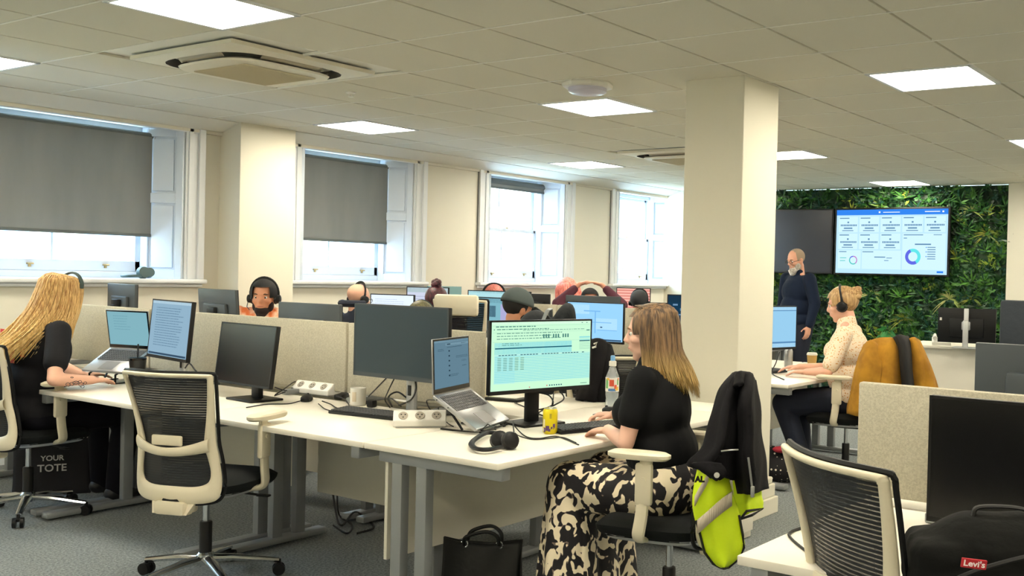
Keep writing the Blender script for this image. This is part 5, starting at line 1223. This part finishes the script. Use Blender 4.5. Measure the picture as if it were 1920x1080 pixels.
# power strips
def strip(p, rz, label, L=.27, n=3, z=DZ, tilt=0, grp='white desk power modules', round_=True):
    t = thing('power_strip', (p[0], p[1], z), R(rz), label, 'power strip', grp); Rt = Matrix.Rotation(R(tilt), 3, 'X')
    remesh(G().poly([V(-L/2,-.045,.006), V(-L/2,-.045,.035), V(-L/2,-.005,.072), V(-L/2,.04,.072), V(-L/2,.045,.006)], (L,0,0)), 'body', m_white, t, .004, 3)
    for i in range(n):
        x = -L/2+L*(i+.6)/(n+.2); nn = V(0,-.68,.73); c = V(x,-.025,.0535)+nn*.0015; g = G(); g.cyl(c, c+nn*.002, .021, n=24)
        s = g.build('socket', mat('socket_grey', (168,160,146), .5), t); q = G(); O = orient(nn)
        for a in (.5, 2.6, 4.7): q.box(c+nn*.0025+O @ V(.010*math.cos(a), .010*math.sin(a), 0), (.006,.004,.002), O)
        q.build('socket_slots', m_black, s, smooth=False)
    G().box((0,.0,.003), (L*.9,.06,.006)).build('clamp_base', m_silver, t, smooth=False); return t
p = atz(787, 800, DZ); strip(p, -44, 'white three-socket power module in the middle of the front desk edge', .235)
bpy.data.objects['power_strip'].location.z = DZ
p = atz(592, 740, DZ); strip(p, -88, 'white power module against the felt divider right of the black monitor', .30)
p = atz(382, 706, DZ); strip(p, -88, 'white power module against the divider left of the black monitor', .26)
p = atz(812, 762, DZ); strip(p, -70, 'white power module tucked behind the silver laptop', .16, 1)
# plugs and cables
p = atz(640, 748, DZ); t = thing('power_adapter', (p.x, p.y, DZ), R(30), 'black power adapter in the tangle left of the white mug', 'adapter')
G().box((0,0,.016), (.11,.05,.03), bev=.01).build('body', m_black, t)
p = atz(697, 764, DZ); t = thing('power_adapter', (p.x, p.y, DZ), R(10), 'small black plug right of the white mug', 'adapter'); G().box((0,0,.02), (.04,.04,.038), bev=.008).build('body', m_black, t)
C_ = lambda L: [atz(x, y, DZ+z) for x, y, z in L]
cable(C_([(462,764,.004),(500,758,.004),(540,757,.004),(562,752,.01)]), .003, 'short thin cable running left from the black mouse')
cable(C_([(604,752,.02),(620,758,.01),(632,765,.006),(655,768,.006),(648,750,.03),(628,742,.02)]), .003, 'tangled cable between the mouse and the white mug')
cable(C_([(597,757,.01),(612,768,.006),(640,772,.006)]), .0025, 'thin cable end curling in front of the mouse')
cable(C_([(516,740,.03),(532,730,.05),(552,716,.06),(556,722,.04),(536,734,.02),(515,742,.01)]), .0035, 'thick looped cable behind the frameless black monitor')
cable(C_([(515,726,.05),(535,732,.03),(560,730,.006),(580,742,.006)]), .003, 'cable from the frameless black monitor to the power module')
cable([at(728,705,4.95), at(706,728,4.95), atz(690,745,DZ+.02), atz(686,756,DZ+.006)], .0032, 'cable dropping left under the silver-stand monitor')
cable([at(740,708,4.95), at(727,735,4.95), atz(722,750,DZ+.02), atz(731,764,DZ+.006)], .0032, 'middle cable hanging under the silver-stand monitor')
cable(C_([(688,742,.006),(715,744,.006),(735,748,.006),(752,762,.006)]), .003, 'cable lying flat behind the black keyboard')
cable([atz(735,762,DZ+.01), at(728,745,5.0), at(745,735,5.0), at(765,748,5.0), atz(775,755,DZ+.01)], .0042, 'thick arching cable left of the silver stand')
cable([at(778,708,4.9), at(780,730,4.85), at(770,750,4.85), atz(748,760,DZ+.01)], .0042, 'thick cable looping round the silver stand')
cable([at(347,690,5.9), at(356,682,5.8), at(372,700,5.7), atz(402,716,DZ+.006)], .0042, 'black cable arching from behind the blue document monitor')
cable([HL+V(-.0,-.02,-.02), atz(800,752,DZ+.06), atz(815,775,DZ+.01), atz(855,778,DZ+.004)], .003, 'cable curving under the silver laptop')
cable([HL+V(.01,-.08,-.05), atz(822,765,DZ+.05), atz(836,790,DZ+.004), atz(850,800,DZ+.004)], .0024, 'thin cable hanging from the side of the silver laptop')
cable([at(1005,735,4.85), at(1030,742,4.8), at(1035,760,4.75), atz(1000,770,DZ+.02), atz(985,770,DZ+.01)], .0035, 'cable loop right of the spreadsheet monitor stand')
cable([at(1050,732,4.9), at(1057,748,4.85), at(1035,762,4.8), atz(1010,775,DZ+.01), atz(1040,785,DZ+.006)], .0035, 'second cable loop hanging from the spreadsheet monitor')
cable([at(1038,738,4.9), at(1036,755,4.85), atz(1030,775,DZ+.01)], .003, 'straight cable dropping behind the yellow can')
cable([atz(965,755,DZ+.004), atz(990,765,DZ+.02), atz(1015,768,DZ+.03), atz(1040,772,DZ+.004)], .0035, 'cable lying behind the spreadsheet monitor foot')
# papers, black phone behind the monitor
p = atz(1055, 742, DZ); t = thing('paper_sheet', (p.x, p.y, DZ), R(20), 'white printed sheet behind the spreadsheet monitor', 'paper'); G().box((0,0,.0008), (.21,.15,.0014)).build('sheet', m_white, t, smooth=False)
G().add([V(-.07,-.05+.012*i,.0017) for i in range(1)], []).build('x', m_white, t) if False else None
p = atz(952, 750, DZ); t = thing('notebook', (p.x, p.y, DZ), R(10), 'slim black notebook with a white one on top behind the spreadsheet monitor', 'notebook'); G().box((0,0,.008), (.16,.22,.016), bev=.003).build('cover', m_black, t); G().box((0,0,.02), (.12,.18,.006), bev=.002).build('page_block', m_white, t)
# blonde worker's desk
lp_scr = ([emat('bl_bg', (134,184,196), .85), emat('bl_l', (110,160,176), .85)], [(1, textlines(.15,.6,.12,.6,6,.7,.2), 1)])
hl_ = at(206, 651, 6.25); w_ = V(.24,-.97,0).normalized(); hr_2 = hl_+w_*.33; ff_ = V(-.97,-.24,0)
laptop(hl_, hr_2, hl_+ff_*.20-V(0,0,.12), hr_2+ff_*.20-V(0,0,.12), 'open silver laptop raised on a stand in front of the blonde worker', .235, 112, lp_scr)
c = (hl_+hr_2)/2; t = thing('laptop_stand', (c.x, c.y, DZ), math.atan2(ff_.y, ff_.x), 'dark folding stand under the laptop of the blonde worker', 'laptop stand'); g = G()
for s in (-.1,.1): hz = hl_.z-DZ-.02; g.bar((0,s,.005),(.22,s,.005),.014,.006).bar((.20,s,hz-.12),(0,s,hz),.014,.005).bar((0,s,hz),(.1,s,.006),.010,.005).bar((.20,s,hz-.12),(.20,s,.006),.010,.005)
g.build('frame', m_black, t, smooth=False)
p = at(258, 680, 5.97); t = thing('iced_drink_cup', (p.x, p.y, DZ), 0, 'black takeaway cup with straw and pale emblem beside the laptop of the blonde worker', 'cup')
G().lathe([(.031,0),(.033,.003),(.042,.12),(.040,.121)], n=28).build('cup', mat('cup_black', (20,22,24), .5), t); G().lathe([(.043,.118),(.044,.126),(.038,.130),(.005,.131)], n=28).build('lid', m_blackg, t)
G().cyl((0,0,.12), (.012,.018,.19), .004, n=10).build('straw', m_black, t); t.scale = (1.1,1.1,1.25)
fc = math.atan2(-p.y, -p.x); g = G(); c = V(math.cos(fc), math.sin(fc), 0); s = V(-c.y, c.x, 0)
pts = []
for i in range(28): rr = .022 if i % 2 else .0165; a = 2*math.pi*i/28; pts.append(c*(.0395-.0)+s*(rr*math.cos(a))+V(0,0,.060+rr*math.sin(a))-c*(.5*(rr*math.cos(a))**2/.039))
g.add(pts, [tuple(range(28))]); g.build('emblem', mat('emblem_cream', (238,214,180), .6), t, smooth=False)
g = G(); g.tube([c*.041+s*(.010*math.cos(a))+V(0,0,.060+.010*math.sin(a)) for a in [6.28*i/14 for i in range(14)]], .0022, 6, closed=True); g.build('emblem_ring', mat('emblem_brown', (120,70,50), .6), t)
# headphones on the sill
p = V(4.33, 7.86, SZ); t = thing('headphones', p, R(60), 'dark green-grey headphones lying on the window sill behind the blonde worker', 'headphones'); m_hg = mat('headphone_teal', (58,84,86), .45)
for k, (x, y, r) in enumerate(((-.02,.0,.05),(.07,-.04,.042))): 
    q = V(x, y, .048); dn = V(-.8,-.45,.2).normalized(); G().cyl(q-dn*.018, q+dn*.018, r, r*.85, 28).build('ear_cup', m_hg, t)
G().tube(catmull([V(-.02,.0,.02), V(-.10,.05,.022), V(-.14,.10,.02), V(-.08,.15,.018), V(.03,.10,.018), V(.08,-.0,.02)], 6), .011, 8).build('headband', m_hg, t); t.location = (4.50, 7.83, SZ)
# floral desk
p = atz(1478, 690, DZ); can(p, 'silver drink can beside the hand of the woman in the floral shirt', m_alu, r=.034, h=.15)
p = atz(1522, 690, DZ); t = thing('coffee_cup', (p.x, p.y, DZ), 0, 'brown paper coffee cup with a white lid beside the floral shirt', 'cup'); G().lathe([(.030,0),(.032,.002),(.041,.105)], n=24).build('cup', mat('kraft', (186,150,86), .7), t); G().lathe([(.044,.104),(.044,.112),(.040,.120),(.036,.124)], n=24).build('lid', m_white, t)
p = atz(1462, 702, DZ); keyboard((p.x, p.y+.12), 262, 'dark keyboard on the end desk of the woman in the floral shirt', .40)
cable([at(1462,660,7.7), at(1455,680,7.6), atz(1448,700,DZ+.01), atz(1470,712,DZ+.004)], .004, 'cable dropping from the monitor of the woman in the floral shirt')
p = atz(1548, 690, DZ); t = thing('folder', (p.x, p.y, DZ), R(100), 'cream folder lying behind the coffee cup', 'folder'); G().box((0,0,.012), (.30,.22,.022), bev=.004).build('cover', mat('folder_cream', (232,214,160), .7), t)
# counter things
t = thing('desk_phone', (atz(1742,634,.76).x, atz(1742,634,.76).y, .75), R(200), 'white desk telephone at the left end of the counter', 'telephone'); t.location = (11.12, 3.60, .75)
G().poly([V(-.09,-.10,0), V(.09,-.10,0), V(.09,-.10,.03), V(-.09,-.10,.08)], (0,.2,0)).build('body', m_white, t, smooth=False); g = G().tube([V(-.08,-.07,.085), V(-.02,-.07,.11), V(.06,-.07,.075)], [.025,.016,.025], 10); g.build('handset', m_white, t); t.location = (11.12, 3.58, .75)
bpy.data.objects['counter'].location.y = 2.75
# boxes beside the column, packet with pictures
p = atz(1275, 634, DZ); t = thing('snack_box', (9.75, 6.05, DZ), R(20), 'cream box with brown prints on the far desk beside the column', 'box'); G().box((0,0,.085), (.22,.42,.17), bev=.006).build('carton', mat('carton_cream', (240,216,150), .7), t)
g = G()
for k in range(3): g.ell((-.112, -.12+.11*k, .09), (.006,.03,.06))
g.build('print', mat('carton_print', (120,84,50), .7), t)
p = at(904, 650, 6.3); t = thing('carton', (4.42, 4.10, DZ), R(10), 'small cream carton showing above the divider left of the spreadsheet monitor', 'box'); G().box((0,0,.15), (.12,.14,.30), bev=.006).build('box', mat('carton_cream2', (240,232,200), .7), t)
q_ = at(902, 640, 5.75); t.location = (q_.x, q_.y, DZ)
for i, (x, y, d, c, l) in enumerate(((870,620,6.1,(170,226,232),'pale blue folder stacked above the divider beside the cream carton'), (868,638,6.0,(34,52,66),'dark blue folder lowest of the stack beside the cream carton'))):
    pass
t = thing('printer', (at(875,640,6.0).x, at(875,640,6.0).y, DZ), R(10), 'low white printer with blue tray behind the divider, left of the cream carton', 'printer')
G().box((0,0,.16), (.26,.20,.32), bev=.01).build('body', m_white, t); G().box((-.132,0,.20), (.006,.17,.045)).build('dark_slot', mat('slot_dark', (40,54,60), .4), t, smooth=False); G().box((-.132,0,.265), (.006,.17,.03)).build('blue_tray', mat('tray_blue', (150,222,228), .4), t, smooth=False)
# black rucksack near the man in the cap
p = at(1022, 604, 6.75); t = thing('rucksack', (p.x, p.y, 0), R(35), 'black hooded rucksack with a grey strap right of the man in the cap', 'bag')
g = G(); g.ell((0,.06,.96), (.10,.15,.24)).ell((0,-.10,1.02), (.09,.09,.24), Matrix.Rotation(.25,3,'X')); remesh(g, 'body', mat('bag_black', (24,30,36), .8, bump=(30,.3)), t, .012, 4)
G().tube([V(-.10,.02,1.10), V(-.06,-.02,1.20), V(.03,-.03,1.205), V(.09,-.03,1.12)], .016, 8, flat=.4).build('strap', mat('strap_grey', (150,156,160), .6), t)
G().box((0,0,.62), (.22,.34,.22), bev=.05).build('lower_pocket', mat('bag_black', (24,30,36), .8), t); t2 = dup(CH0, (p.x, p.y, 0), R(35), 'dark office chair carrying the black hooded rucksack')
for k in [x for x in bpy.data.objects if x.parent == t2 and x.name.split('.')[0] in ('armrest','lumbar_bar','lumbar_adjuster','mesh_panel','back_frame','spine','edge_trim')]:
    for kk in [x for x in bpy.data.objects if x.parent == k]: bpy.data.objects.remove(kk)
    bpy.data.objects.remove(k)
# ------------------------------------------------------------------ garments and bags
def sheet(name, rows, mt, parent, thick=.012, nu=26, nv=30, amp=.008, freq=3, ph=0, noise=.4):
    """rows of (x, y, distance) triples"""
    R_ = [[at(*q) if len(q) == 3 else Vector(q) for q in r] for r in rows]
    if parent is not None: R_ = [[p-parent.location for p in r] for r in R_]
    g = cloth(R_, nu, nv, amp, freq, ph, noise); o = g.build(name, mt, parent, sharp=180, fixn=False)
    md = o.modifiers.new('solid', 'SOLIDIFY'); md.thickness = thick; md.offset = 0; return o
m_jk = mat('black_jacket_cloth', (15,14,18), .85, bump=(60,.15), spec=.2)
o = at(1370, 720, 3.9); t = thing('jacket', (o.x, o.y, o.z), 0, 'black jacket hanging over the back of the chair of the woman in patterned trousers', 'jacket')
sheet('jacket_body', [[(1376,704,3.86),(1388,698,3.80),(1398,702,3.98)], [(1350,738,3.78),(1376,722,3.76),(1406,728,4.02)], [(1337,786,3.74),(1368,770,3.70),(1404,780,4.0)], [(1322,838,3.72),(1362,835,3.66),(1400,845,3.98)], [(1300,866,3.72),(1350,868,3.66),(1398,880,3.96)], [(1296,874,3.73),(1352,893,3.66),(1392,905,3.94)]], m_jk, t, .02, amp=.012, freq=2.2)
sheet('jacket_back', [[(1380,702,4.02),(1392,700,4.05),(1400,703,4.06)], [(1356,742,4.05),(1380,740,4.12),(1408,735,4.18)], [(1345,800,4.05),(1380,800,4.14),(1414,800,4.2)], [(1340,870,4.05),(1380,880,4.14),(1418,880,4.2)]], m_jk, t, .02, amp=.012)
sheet('sleeve', [[(1396,704,3.88),(1404,704,3.84),(1411,714,3.98)], [(1390,745,3.80),(1402,742,3.70),(1416,748,3.98)], [(1388,800,3.78),(1403,798,3.68),(1420,802,3.96)], [(1388,860,3.76),(1406,860,3.66),(1425,862,3.94)], [(1391,924,3.76),(1410,926,3.68),(1430,917,3.92)]], m_jk, t, .03, amp=.010, freq=1.5)
sheet('collar', [[(1378,712,3.80),(1386,698,3.78),(1398,698,3.9)], [(1374,728,3.76),(1388,722,3.72),(1404,722,3.9)]], m_jk, t, .02, 10, 8, amp=.002)
sheet('lapel', [[(1298,868,3.67),(1320,866,3.64),(1352,868,3.62)], [(1308,876,3.66),(1330,884,3.62),(1362,884,3.61)], [(1330,890,3.65),(1345,899,3.62),(1356,897,3.61)]], m_jk, t, .014, 14, 10, amp=.003)
zp = mat('zip_silver', (190,190,186), .3, .9); Z = lambda *q: at(*q)-t.location
G().tube([Z(1403,858,3.58), Z(1407,888,3.59), Z(1410,912,3.60)], .004, 6).build('sleeve_zip', zp, t); G().tube([Z(1352,846,3.60), Z(1368,844,3.60), Z(1384,843,3.62)], .003, 6).build('pocket_zip', zp, t)
G().cyl(Z(1344,891,3.60), Z(1344,891,3.575), .010, n=16).build('snap_button', zp, t); G().box(Z(1411,922,3.6), (.012,.012,.04), bev=.003).build('zip_pull', zp, t)
m_hv = mat('hi_vis_fabric', (222,250,26), .7, bump=(80,.1)); m_rf = mat('reflective_band', (196,184,164), .45)
o = at(1350, 900, 3.7); t = thing('hi_vis_vest', (o.x, o.y, o.z), 0, 'yellow high visibility vest with grey bands hanging below the black jacket', 'vest')
L_ = [(1308,880),(1303,905),(1299,942),(1304,975),(1312,1003),(1320,1035),(1336,1056),(1350,1063)]; R2 = [(1366,890),(1368,905),(1376,932),(1386,965),(1393,1003),(1395,1025),(1386,1046),(1366,1063)]
dd = 3.70
sheet('vest_front', [[(a[0],a[1],dd+.03),((a[0]*2+b[0])/3,(a[1]*2+b[1])/3,dd-.02),((a[0]+2*b[0])/3,(a[1]+2*b[1])/3,dd),(b[0],b[1],dd+.05)] for a, b in zip(L_, R2)], m_hv, t, .006, 26, 34, amp=.006, freq=1.3)
sheet('vest_panel', [[(1374,890,3.86),(1398,900,3.82),(1424,905,3.92)], [(1378,930,3.85),(1400,930,3.81),(1427,930,3.90)], [(1388,970,3.84),(1406,962,3.80),(1430,954,3.88)]], m_hv, t, .006, 20, 14, amp=.006, freq=1.6)
Z = lambda *q: at(*q)-t.location
def band(pts, w, nm='reflective_band', mt=m_rf):
    g = G(); P_ = [Z(*q) for q in pts]; q2 = catmull(P_, 6)
    for i in range(len(q2)-1):
        a, b = q2[i], q2[i+1]; u = V(0,0,1); g.add([a-u*w/2, b-u*w/2, b+u*w/2, a+u*w/2], [(0,1,2,3)])
    oo = g.build(nm, mt, t, fixn=False); md = oo.modifiers.new('s', 'SOLIDIFY'); md.thickness = .004
band([(1307,988,dd-.006),(1325,973,dd-.042),(1350,952,dd-.038),(1373,935,dd+.008)], .052)
band([(1302,940,dd+.0),(1310,925,dd-.02),(1322,905,dd-.035),(1328,893,dd-.04)], .036)
G().tube([Z(a[0]+(1 if i < 7 else 0), a[1]+1, dd+.02) for i, a in enumerate(L_[3:])]+[Z(1356,1066,dd+.0)]+[Z(b[0], b[1]+1, dd+.04) for b in reversed(R2[3:])], .005, 6).build('dark_piping', m_rubber, t)
G().tube([Z(1389,973,3.83), Z(1400,958,3.78), Z(1431,954,3.87), Z(1410,966,3.78), Z(1389,973,3.81)], .005, 6).build('dark_hem', m_rubber, t)
g = G(); add_text(g, 'AL', .028, Z(1312,899,3.655), _r2, V(0,0,1), .001, .002); g.build('lettering', m_black, t, smooth=False)
# mustard jacket
m_mu = mat('mustard_cloth', (178,128,30), .9, bump=(50,.15), var=(9,(150,104,22))); o = at(1660, 650, 7.2); t = thing('jacket', (o.x, o.y, o.z), 0, 'mustard jacket hung over the chair behind the floral shirt', 'jacket')
sheet('jacket_back_panel', [[(1626,643,7.05),(1650,636,6.98),(1672,636,6.98),(1690,640,7.05)], [(1612,670,6.99),(1645,660,6.9),(1672,655,6.9),(1694,660,7.0)], [(1603,710,6.97),(1640,700,6.86),(1672,700,6.88),(1700,700,7.0)], [(1594,750,6.97),(1640,745,6.84),(1675,745,6.86),(1705,745,7.0)], [(1591,776,6.97),(1640,775,6.84),(1675,780,6.86),(1708,780,7.0)]], m_mu, t, .03, 32, 30, amp=.016, freq=2.6)
sheet('sleeve', [[(1622,648,6.98),(1634,640,6.90),(1648,650,6.95)], [(1610,680,6.9),(1624,675,6.82),(1652,690,6.86)], [(1600,720,6.88),(1618,720,6.8),(1645,730,6.84)], [(1592,776,6.88),(1608,780,6.8),(1625,778,6.84)]], m_mu, t, .03, 16, 20, amp=.008, freq=1.4)
sheet('side_panel', [[(1704,636,7.0),(1712,634,6.95),(1722,640,7.0)], [(1706,665,6.97),(1722,660,6.9),(1736,672,6.97)], [(1708,695,6.96),(1730,690,6.88),(1748,700,6.96)], [(1712,730,6.96),(1735,728,6.88),(1757,728,6.96)], [(1714,770,6.96),(1738,770,6.88),(1765,765,6.96)]], m_mu, t, .03, 20, 20, amp=.012, freq=2)
o = at(1690, 640, 6.95); t = thing('scarf', (o.x, o.y, o.z), 0, 'black scarf hanging down over the mustard jacket', 'scarf')
sheet('cloth', [[(1672,634,7.03),(1684,629,6.9),(1702,632,7.0)], [(1686,650,6.90),(1694,648,6.84),(1706,650,6.92)], [(1690,690,6.86),(1700,690,6.80),(1709,690,6.88)], [(1694,730,6.86),(1703,730,6.80),(1712,730,6.88)], [(1696,780,6.86),(1706,780,6.80),(1716,780,6.88)]], mat('scarf_black', (24,24,26), .9), t, .02, 10, 20, amp=.006, freq=1.2)
# jacket on the middle chair
o = at(1130, 690, 5.9); t = thing('jacket', (o.x, o.y, o.z), 0, 'black padded jacket with a white mark draped over the chair behind the spreadsheet monitor', 'jacket')
sheet('jacket_body', [[(1096,648,5.86),(1122,638,5.80),(1142,650,5.86)], [(1090,680,5.80),(1122,670,5.72),(1152,684,5.80)], [(1086,715,5.78),(1122,710,5.70),(1157,716,5.78)], [(1084,752,5.78),(1122,752,5.70),(1156,752,5.78)]], m_jk, t, .04, amp=.02, freq=1.8)
Z = lambda *q: at(*q)-t.location; G().tube([Z(1114,645,5.66), Z(1119,642,5.65), Z(1117,650,5.66), Z(1111,652,5.67)], .006, 6).build('white_mark', m_white, t)
# tote bag under the end desk
def tote(name, p, rz, w, h, d, label, m, text=None, handles=True, z=0):
    t = thing(name, (p[0], p[1], z), R(rz), label, 'bag'); g = G()
    def side(s):
        def f(u, v): 
            y = (u-.5)*w*(1-.10*v*(1-v)); x = s*(d/2)*(1-.75*v)*(1-.6*(2*u-1)**4*v)+.006*math.sin(u*14+v*6)*v; return V(x, y, h*v-.02*v*math.sin(u*3.1)*v)
        return f
    g.grid(side(1), 20, 16); g.grid(side(-1), 20, 16)
    for y in (-1, 1): g.grid(lambda u, v: side(1)(.5+.5*y, v).lerp(side(-1)(.5+.5*y, v), u), 4, 16)
    g.grid(lambda u, v: side(1)(u, 0).lerp(side(-1)(u, 0), v), 20, 2)
    b = g.build('body', m, t, sharp=60); md = b.modifiers.new('s', 'SOLIDIFY'); md.thickness = .004
    if handles:
        for s in (-1, 1):
            G().tube(catmull([V(s*.03,-w*.22,h*.93), V(s*.035,-w*.2,h*1.06), V(s*.05,-.02,h*1.13), V(s*.05,w*.18,h*1.05), V(s*.03,w*.22,h*.93)], 6), .008, 8).build('handle', m, t)
            g = G()
            for y in (-1, 1): g.tube([V(-d*.13, y*w*.22+.014*math.cos(a), h*.93+.014*math.sin(a)) for a in [6.28*i/14 for i in range(14)]], .003, 6, closed=True)
            if s == -1: g.build('ring', m_chrome, t)
    return t
p = at(905, 1040, 4.35); m_bag = mat('black_leather', (13,15,15), .5, bump=(30,.2), spec=.3); tote('handbag', p, 35+180, .34, .31, .15, 'black leather tote bag with metal rings standing under the end desk', m_bag).rotation_euler.z = R(30)
p = at(100, 880, 6.0); t = tote('tote_bag', p, 60, .42, .34, .12, 'black fabric tote bag with white lettering on the floor beneath the blonde worker', mat('tote_black', (28,28,34), .9), handles=False)
p = atz(98, 925, .0); t.location = (p.x, p.y, 0); g = G(); n_ = V(-1,0,0)
for s, z, sz in (('YOUR', .225, .045), ('TOTE', .165, .062)): add_text(g, s, sz, V(-.040 if s == 'YOUR' else -.048, 0, z), V(0,-1,0), V(-.0,0,1), .001, .001)
g.build('lettering', mat('letter_grey', (206,206,204), .8), t, smooth=False)
# polka dot bag by the column
m_pd = bpy.data.materials.new('polka_cloth'); m_pd.use_nodes = True; nt = m_pd.node_tree; b = nt.nodes['Principled BSDF']; tc = nt.nodes.new('ShaderNodeTexCoord'); vo = nt.nodes.new('ShaderNodeTexVoronoi'); vo.inputs['Scale'].default_value = 30; vo.inputs['Randomness'].default_value = .5
rp = nt.nodes.new('ShaderNodeValToRGB'); rp.color_ramp.interpolation = 'CONSTANT'; rp.color_ramp.elements[0].color = lin((230,222,206)); rp.color_ramp.elements[1].position = .22; rp.color_ramp.elements[1].color = lin((30,28,32))
nt.links.new(tc.outputs['Object'], vo.inputs['Vector']); nt.links.new(vo.outputs['Distance'], rp.inputs[0]); nt.links.new(rp.outputs[0], b.inputs['Base Color']); b.inputs['Roughness'].default_value = .9
p = atz(1462, 903, 0); t = thing('bag', (p.x, p.y, 0), R(20), 'black bag with white dots on the floor under the desk beside the column', 'bag')
remesh(G().ell((0,0,.10), (.13,.19,.10)).ell((.02,.06,.17), (.09,.10,.08)), 'body', m_pd, t, .012, 3); remesh(G().ell((.0,-.10,.20), (.09,.11,.08)), 'dark_pouch', mat('bag_black', (24,30,36), .8), t, .012, 3); G().ell((-.07,-.02,.24), (.03,.07,.025)).build('red_lining', mat('red_cloth', (190,50,70), .8), t)
# rucksack in the right foreground
bx = at(1876, 1050, 2.25); t = thing('rucksack', (bx.x, bx.y, DZ), R(208), 'large black rucksack with a small red label on the desk in the right foreground', 'bag'); g = G(); mB = mat('rucksack_canvas', (13,14,14), .85, bump=(40,.25), spec=.2)
g.box((-.02,0,.10), (.22,.38,.19), bev=.05).ell((-.02,.02,.15), (.12,.21,.095)).ell((.05,-.02,.07), (.08,.16,.08)).ell((-.02,.17,.11), (.10,.08,.10)); o = remesh(g, 'body', mB, t, .007, 5)
q = random.Random(3)
for v in o.data.vertices:
    c = v.co; v.co += c.normalized()*(.004*math.sin(c.y*38+c.z*20)+.003*math.sin(c.z*60+c.y*13))
fx = .128
G().tube(catmull([V(.098,-.15,.08), V(.115,-.05,.145), V(.085,.10,.185), V(.04,.16,.15)], 6), .006, 6).build('flap_seam', m_rubber, t)
G().tube(catmull([V(.0,-.06,.235), V(.0,-.045,.262), V(.0,.04,.262), V(.0,.06,.235)], 6), .009, 8, flat=.6).build('carry_handle', m_rubber, t)
G().tube(catmull([V(.126,-.12,.06), V(.135,-.04,.085), V(.13,.06,.075)], 6), .004, 6).build('zip', m_blackg, t)
c_ = at(1827, 1058, 2.07)
t.scale = (1,1.05,.86)
inv = (Matrix.Translation(t.location) @ Matrix.Rotation(R(208), 4, 'Z') @ Matrix.Diagonal((1,1.05,.86,1))).inverted(); cl = inv @ c_
Rl3 = Matrix.Rotation(-R(208), 3, 'Z'); rr = (Rl3 @ _r2).normalized(); uu = (Rl3 @ _u2).normalized(); nn = rr.cross(uu); tl = R(-8); r3 = rr*math.cos(tl)+uu*math.sin(tl); u3 = -rr*math.sin(tl)+uu*math.cos(tl)
g = G(); g.box(cl-nn*.004, (.049,.022,.006), Matrix((r3, u3, nn)).transposed(), .001); tb = g.build('label_tab', mat('tab_red', (176,20,36), .6), t, smooth=False)
g = G(); add_text(g, "Levi's", .0195, cl-nn*.0008+r3*.0, r3, u3, .0004, .0004); g.build('lettering', mat('tab_white', (250,240,240), .6), tb, smooth=False)
cable([atz(1520,1040,DZ+.004), atz(1484,1010,DZ+.004), atz(1482,998,DZ+.004), atz(1510,988,DZ+.004), atz(1540,985,DZ+.004)], .004, 'black cable looped on the white desk in the right foreground')
# cable bundle on the floor under the bench
cable([atz(612,930,.01)+V(0,0,.3), atz(628,950,.05), atz(640,985,.01), atz(665,960,.05), atz(690,975,.01), atz(700,990,.01), atz(670,1000,.01)], .006, 'dark cable bundle drooping to the floor under the front bench')
cable([atz(632,925,.2), atz(636,965,.02), atz(660,985,.01), atz(650,1000,.01), atz(625,985,.01)], .005, 'second dark cable loop on the floor under the front bench')
# jacket over the chair at the far right edge
p = at(1926, 640, 9.6); t = thing('office_chair', (p.x, p.y, 0), R(190), 'dark high-backed chair at the right edge before the white wall', 'chair'); g = G()
g.box((0,0,.98), (.06,.50,.62), bev=.05); g.build('backrest', mat('chair_dark', (44,50,58), .85, bump=(12,.5)), t); G().box((-.25,0,.48), (.5,.5,.08), bev=.03).build('seat', m_seat, t); G().cyl((-.25,0,.06), (-.25,0,.45), .03).build('gas_column', m_chrome, t)
g = G()
for k in range(5): a = 2*math.pi*k/5; g.bar((-.25,0,.07), (-.25+.3*math.cos(a), .3*math.sin(a), .04), .04, .03)
g.build('star_base', m_chrome, t)
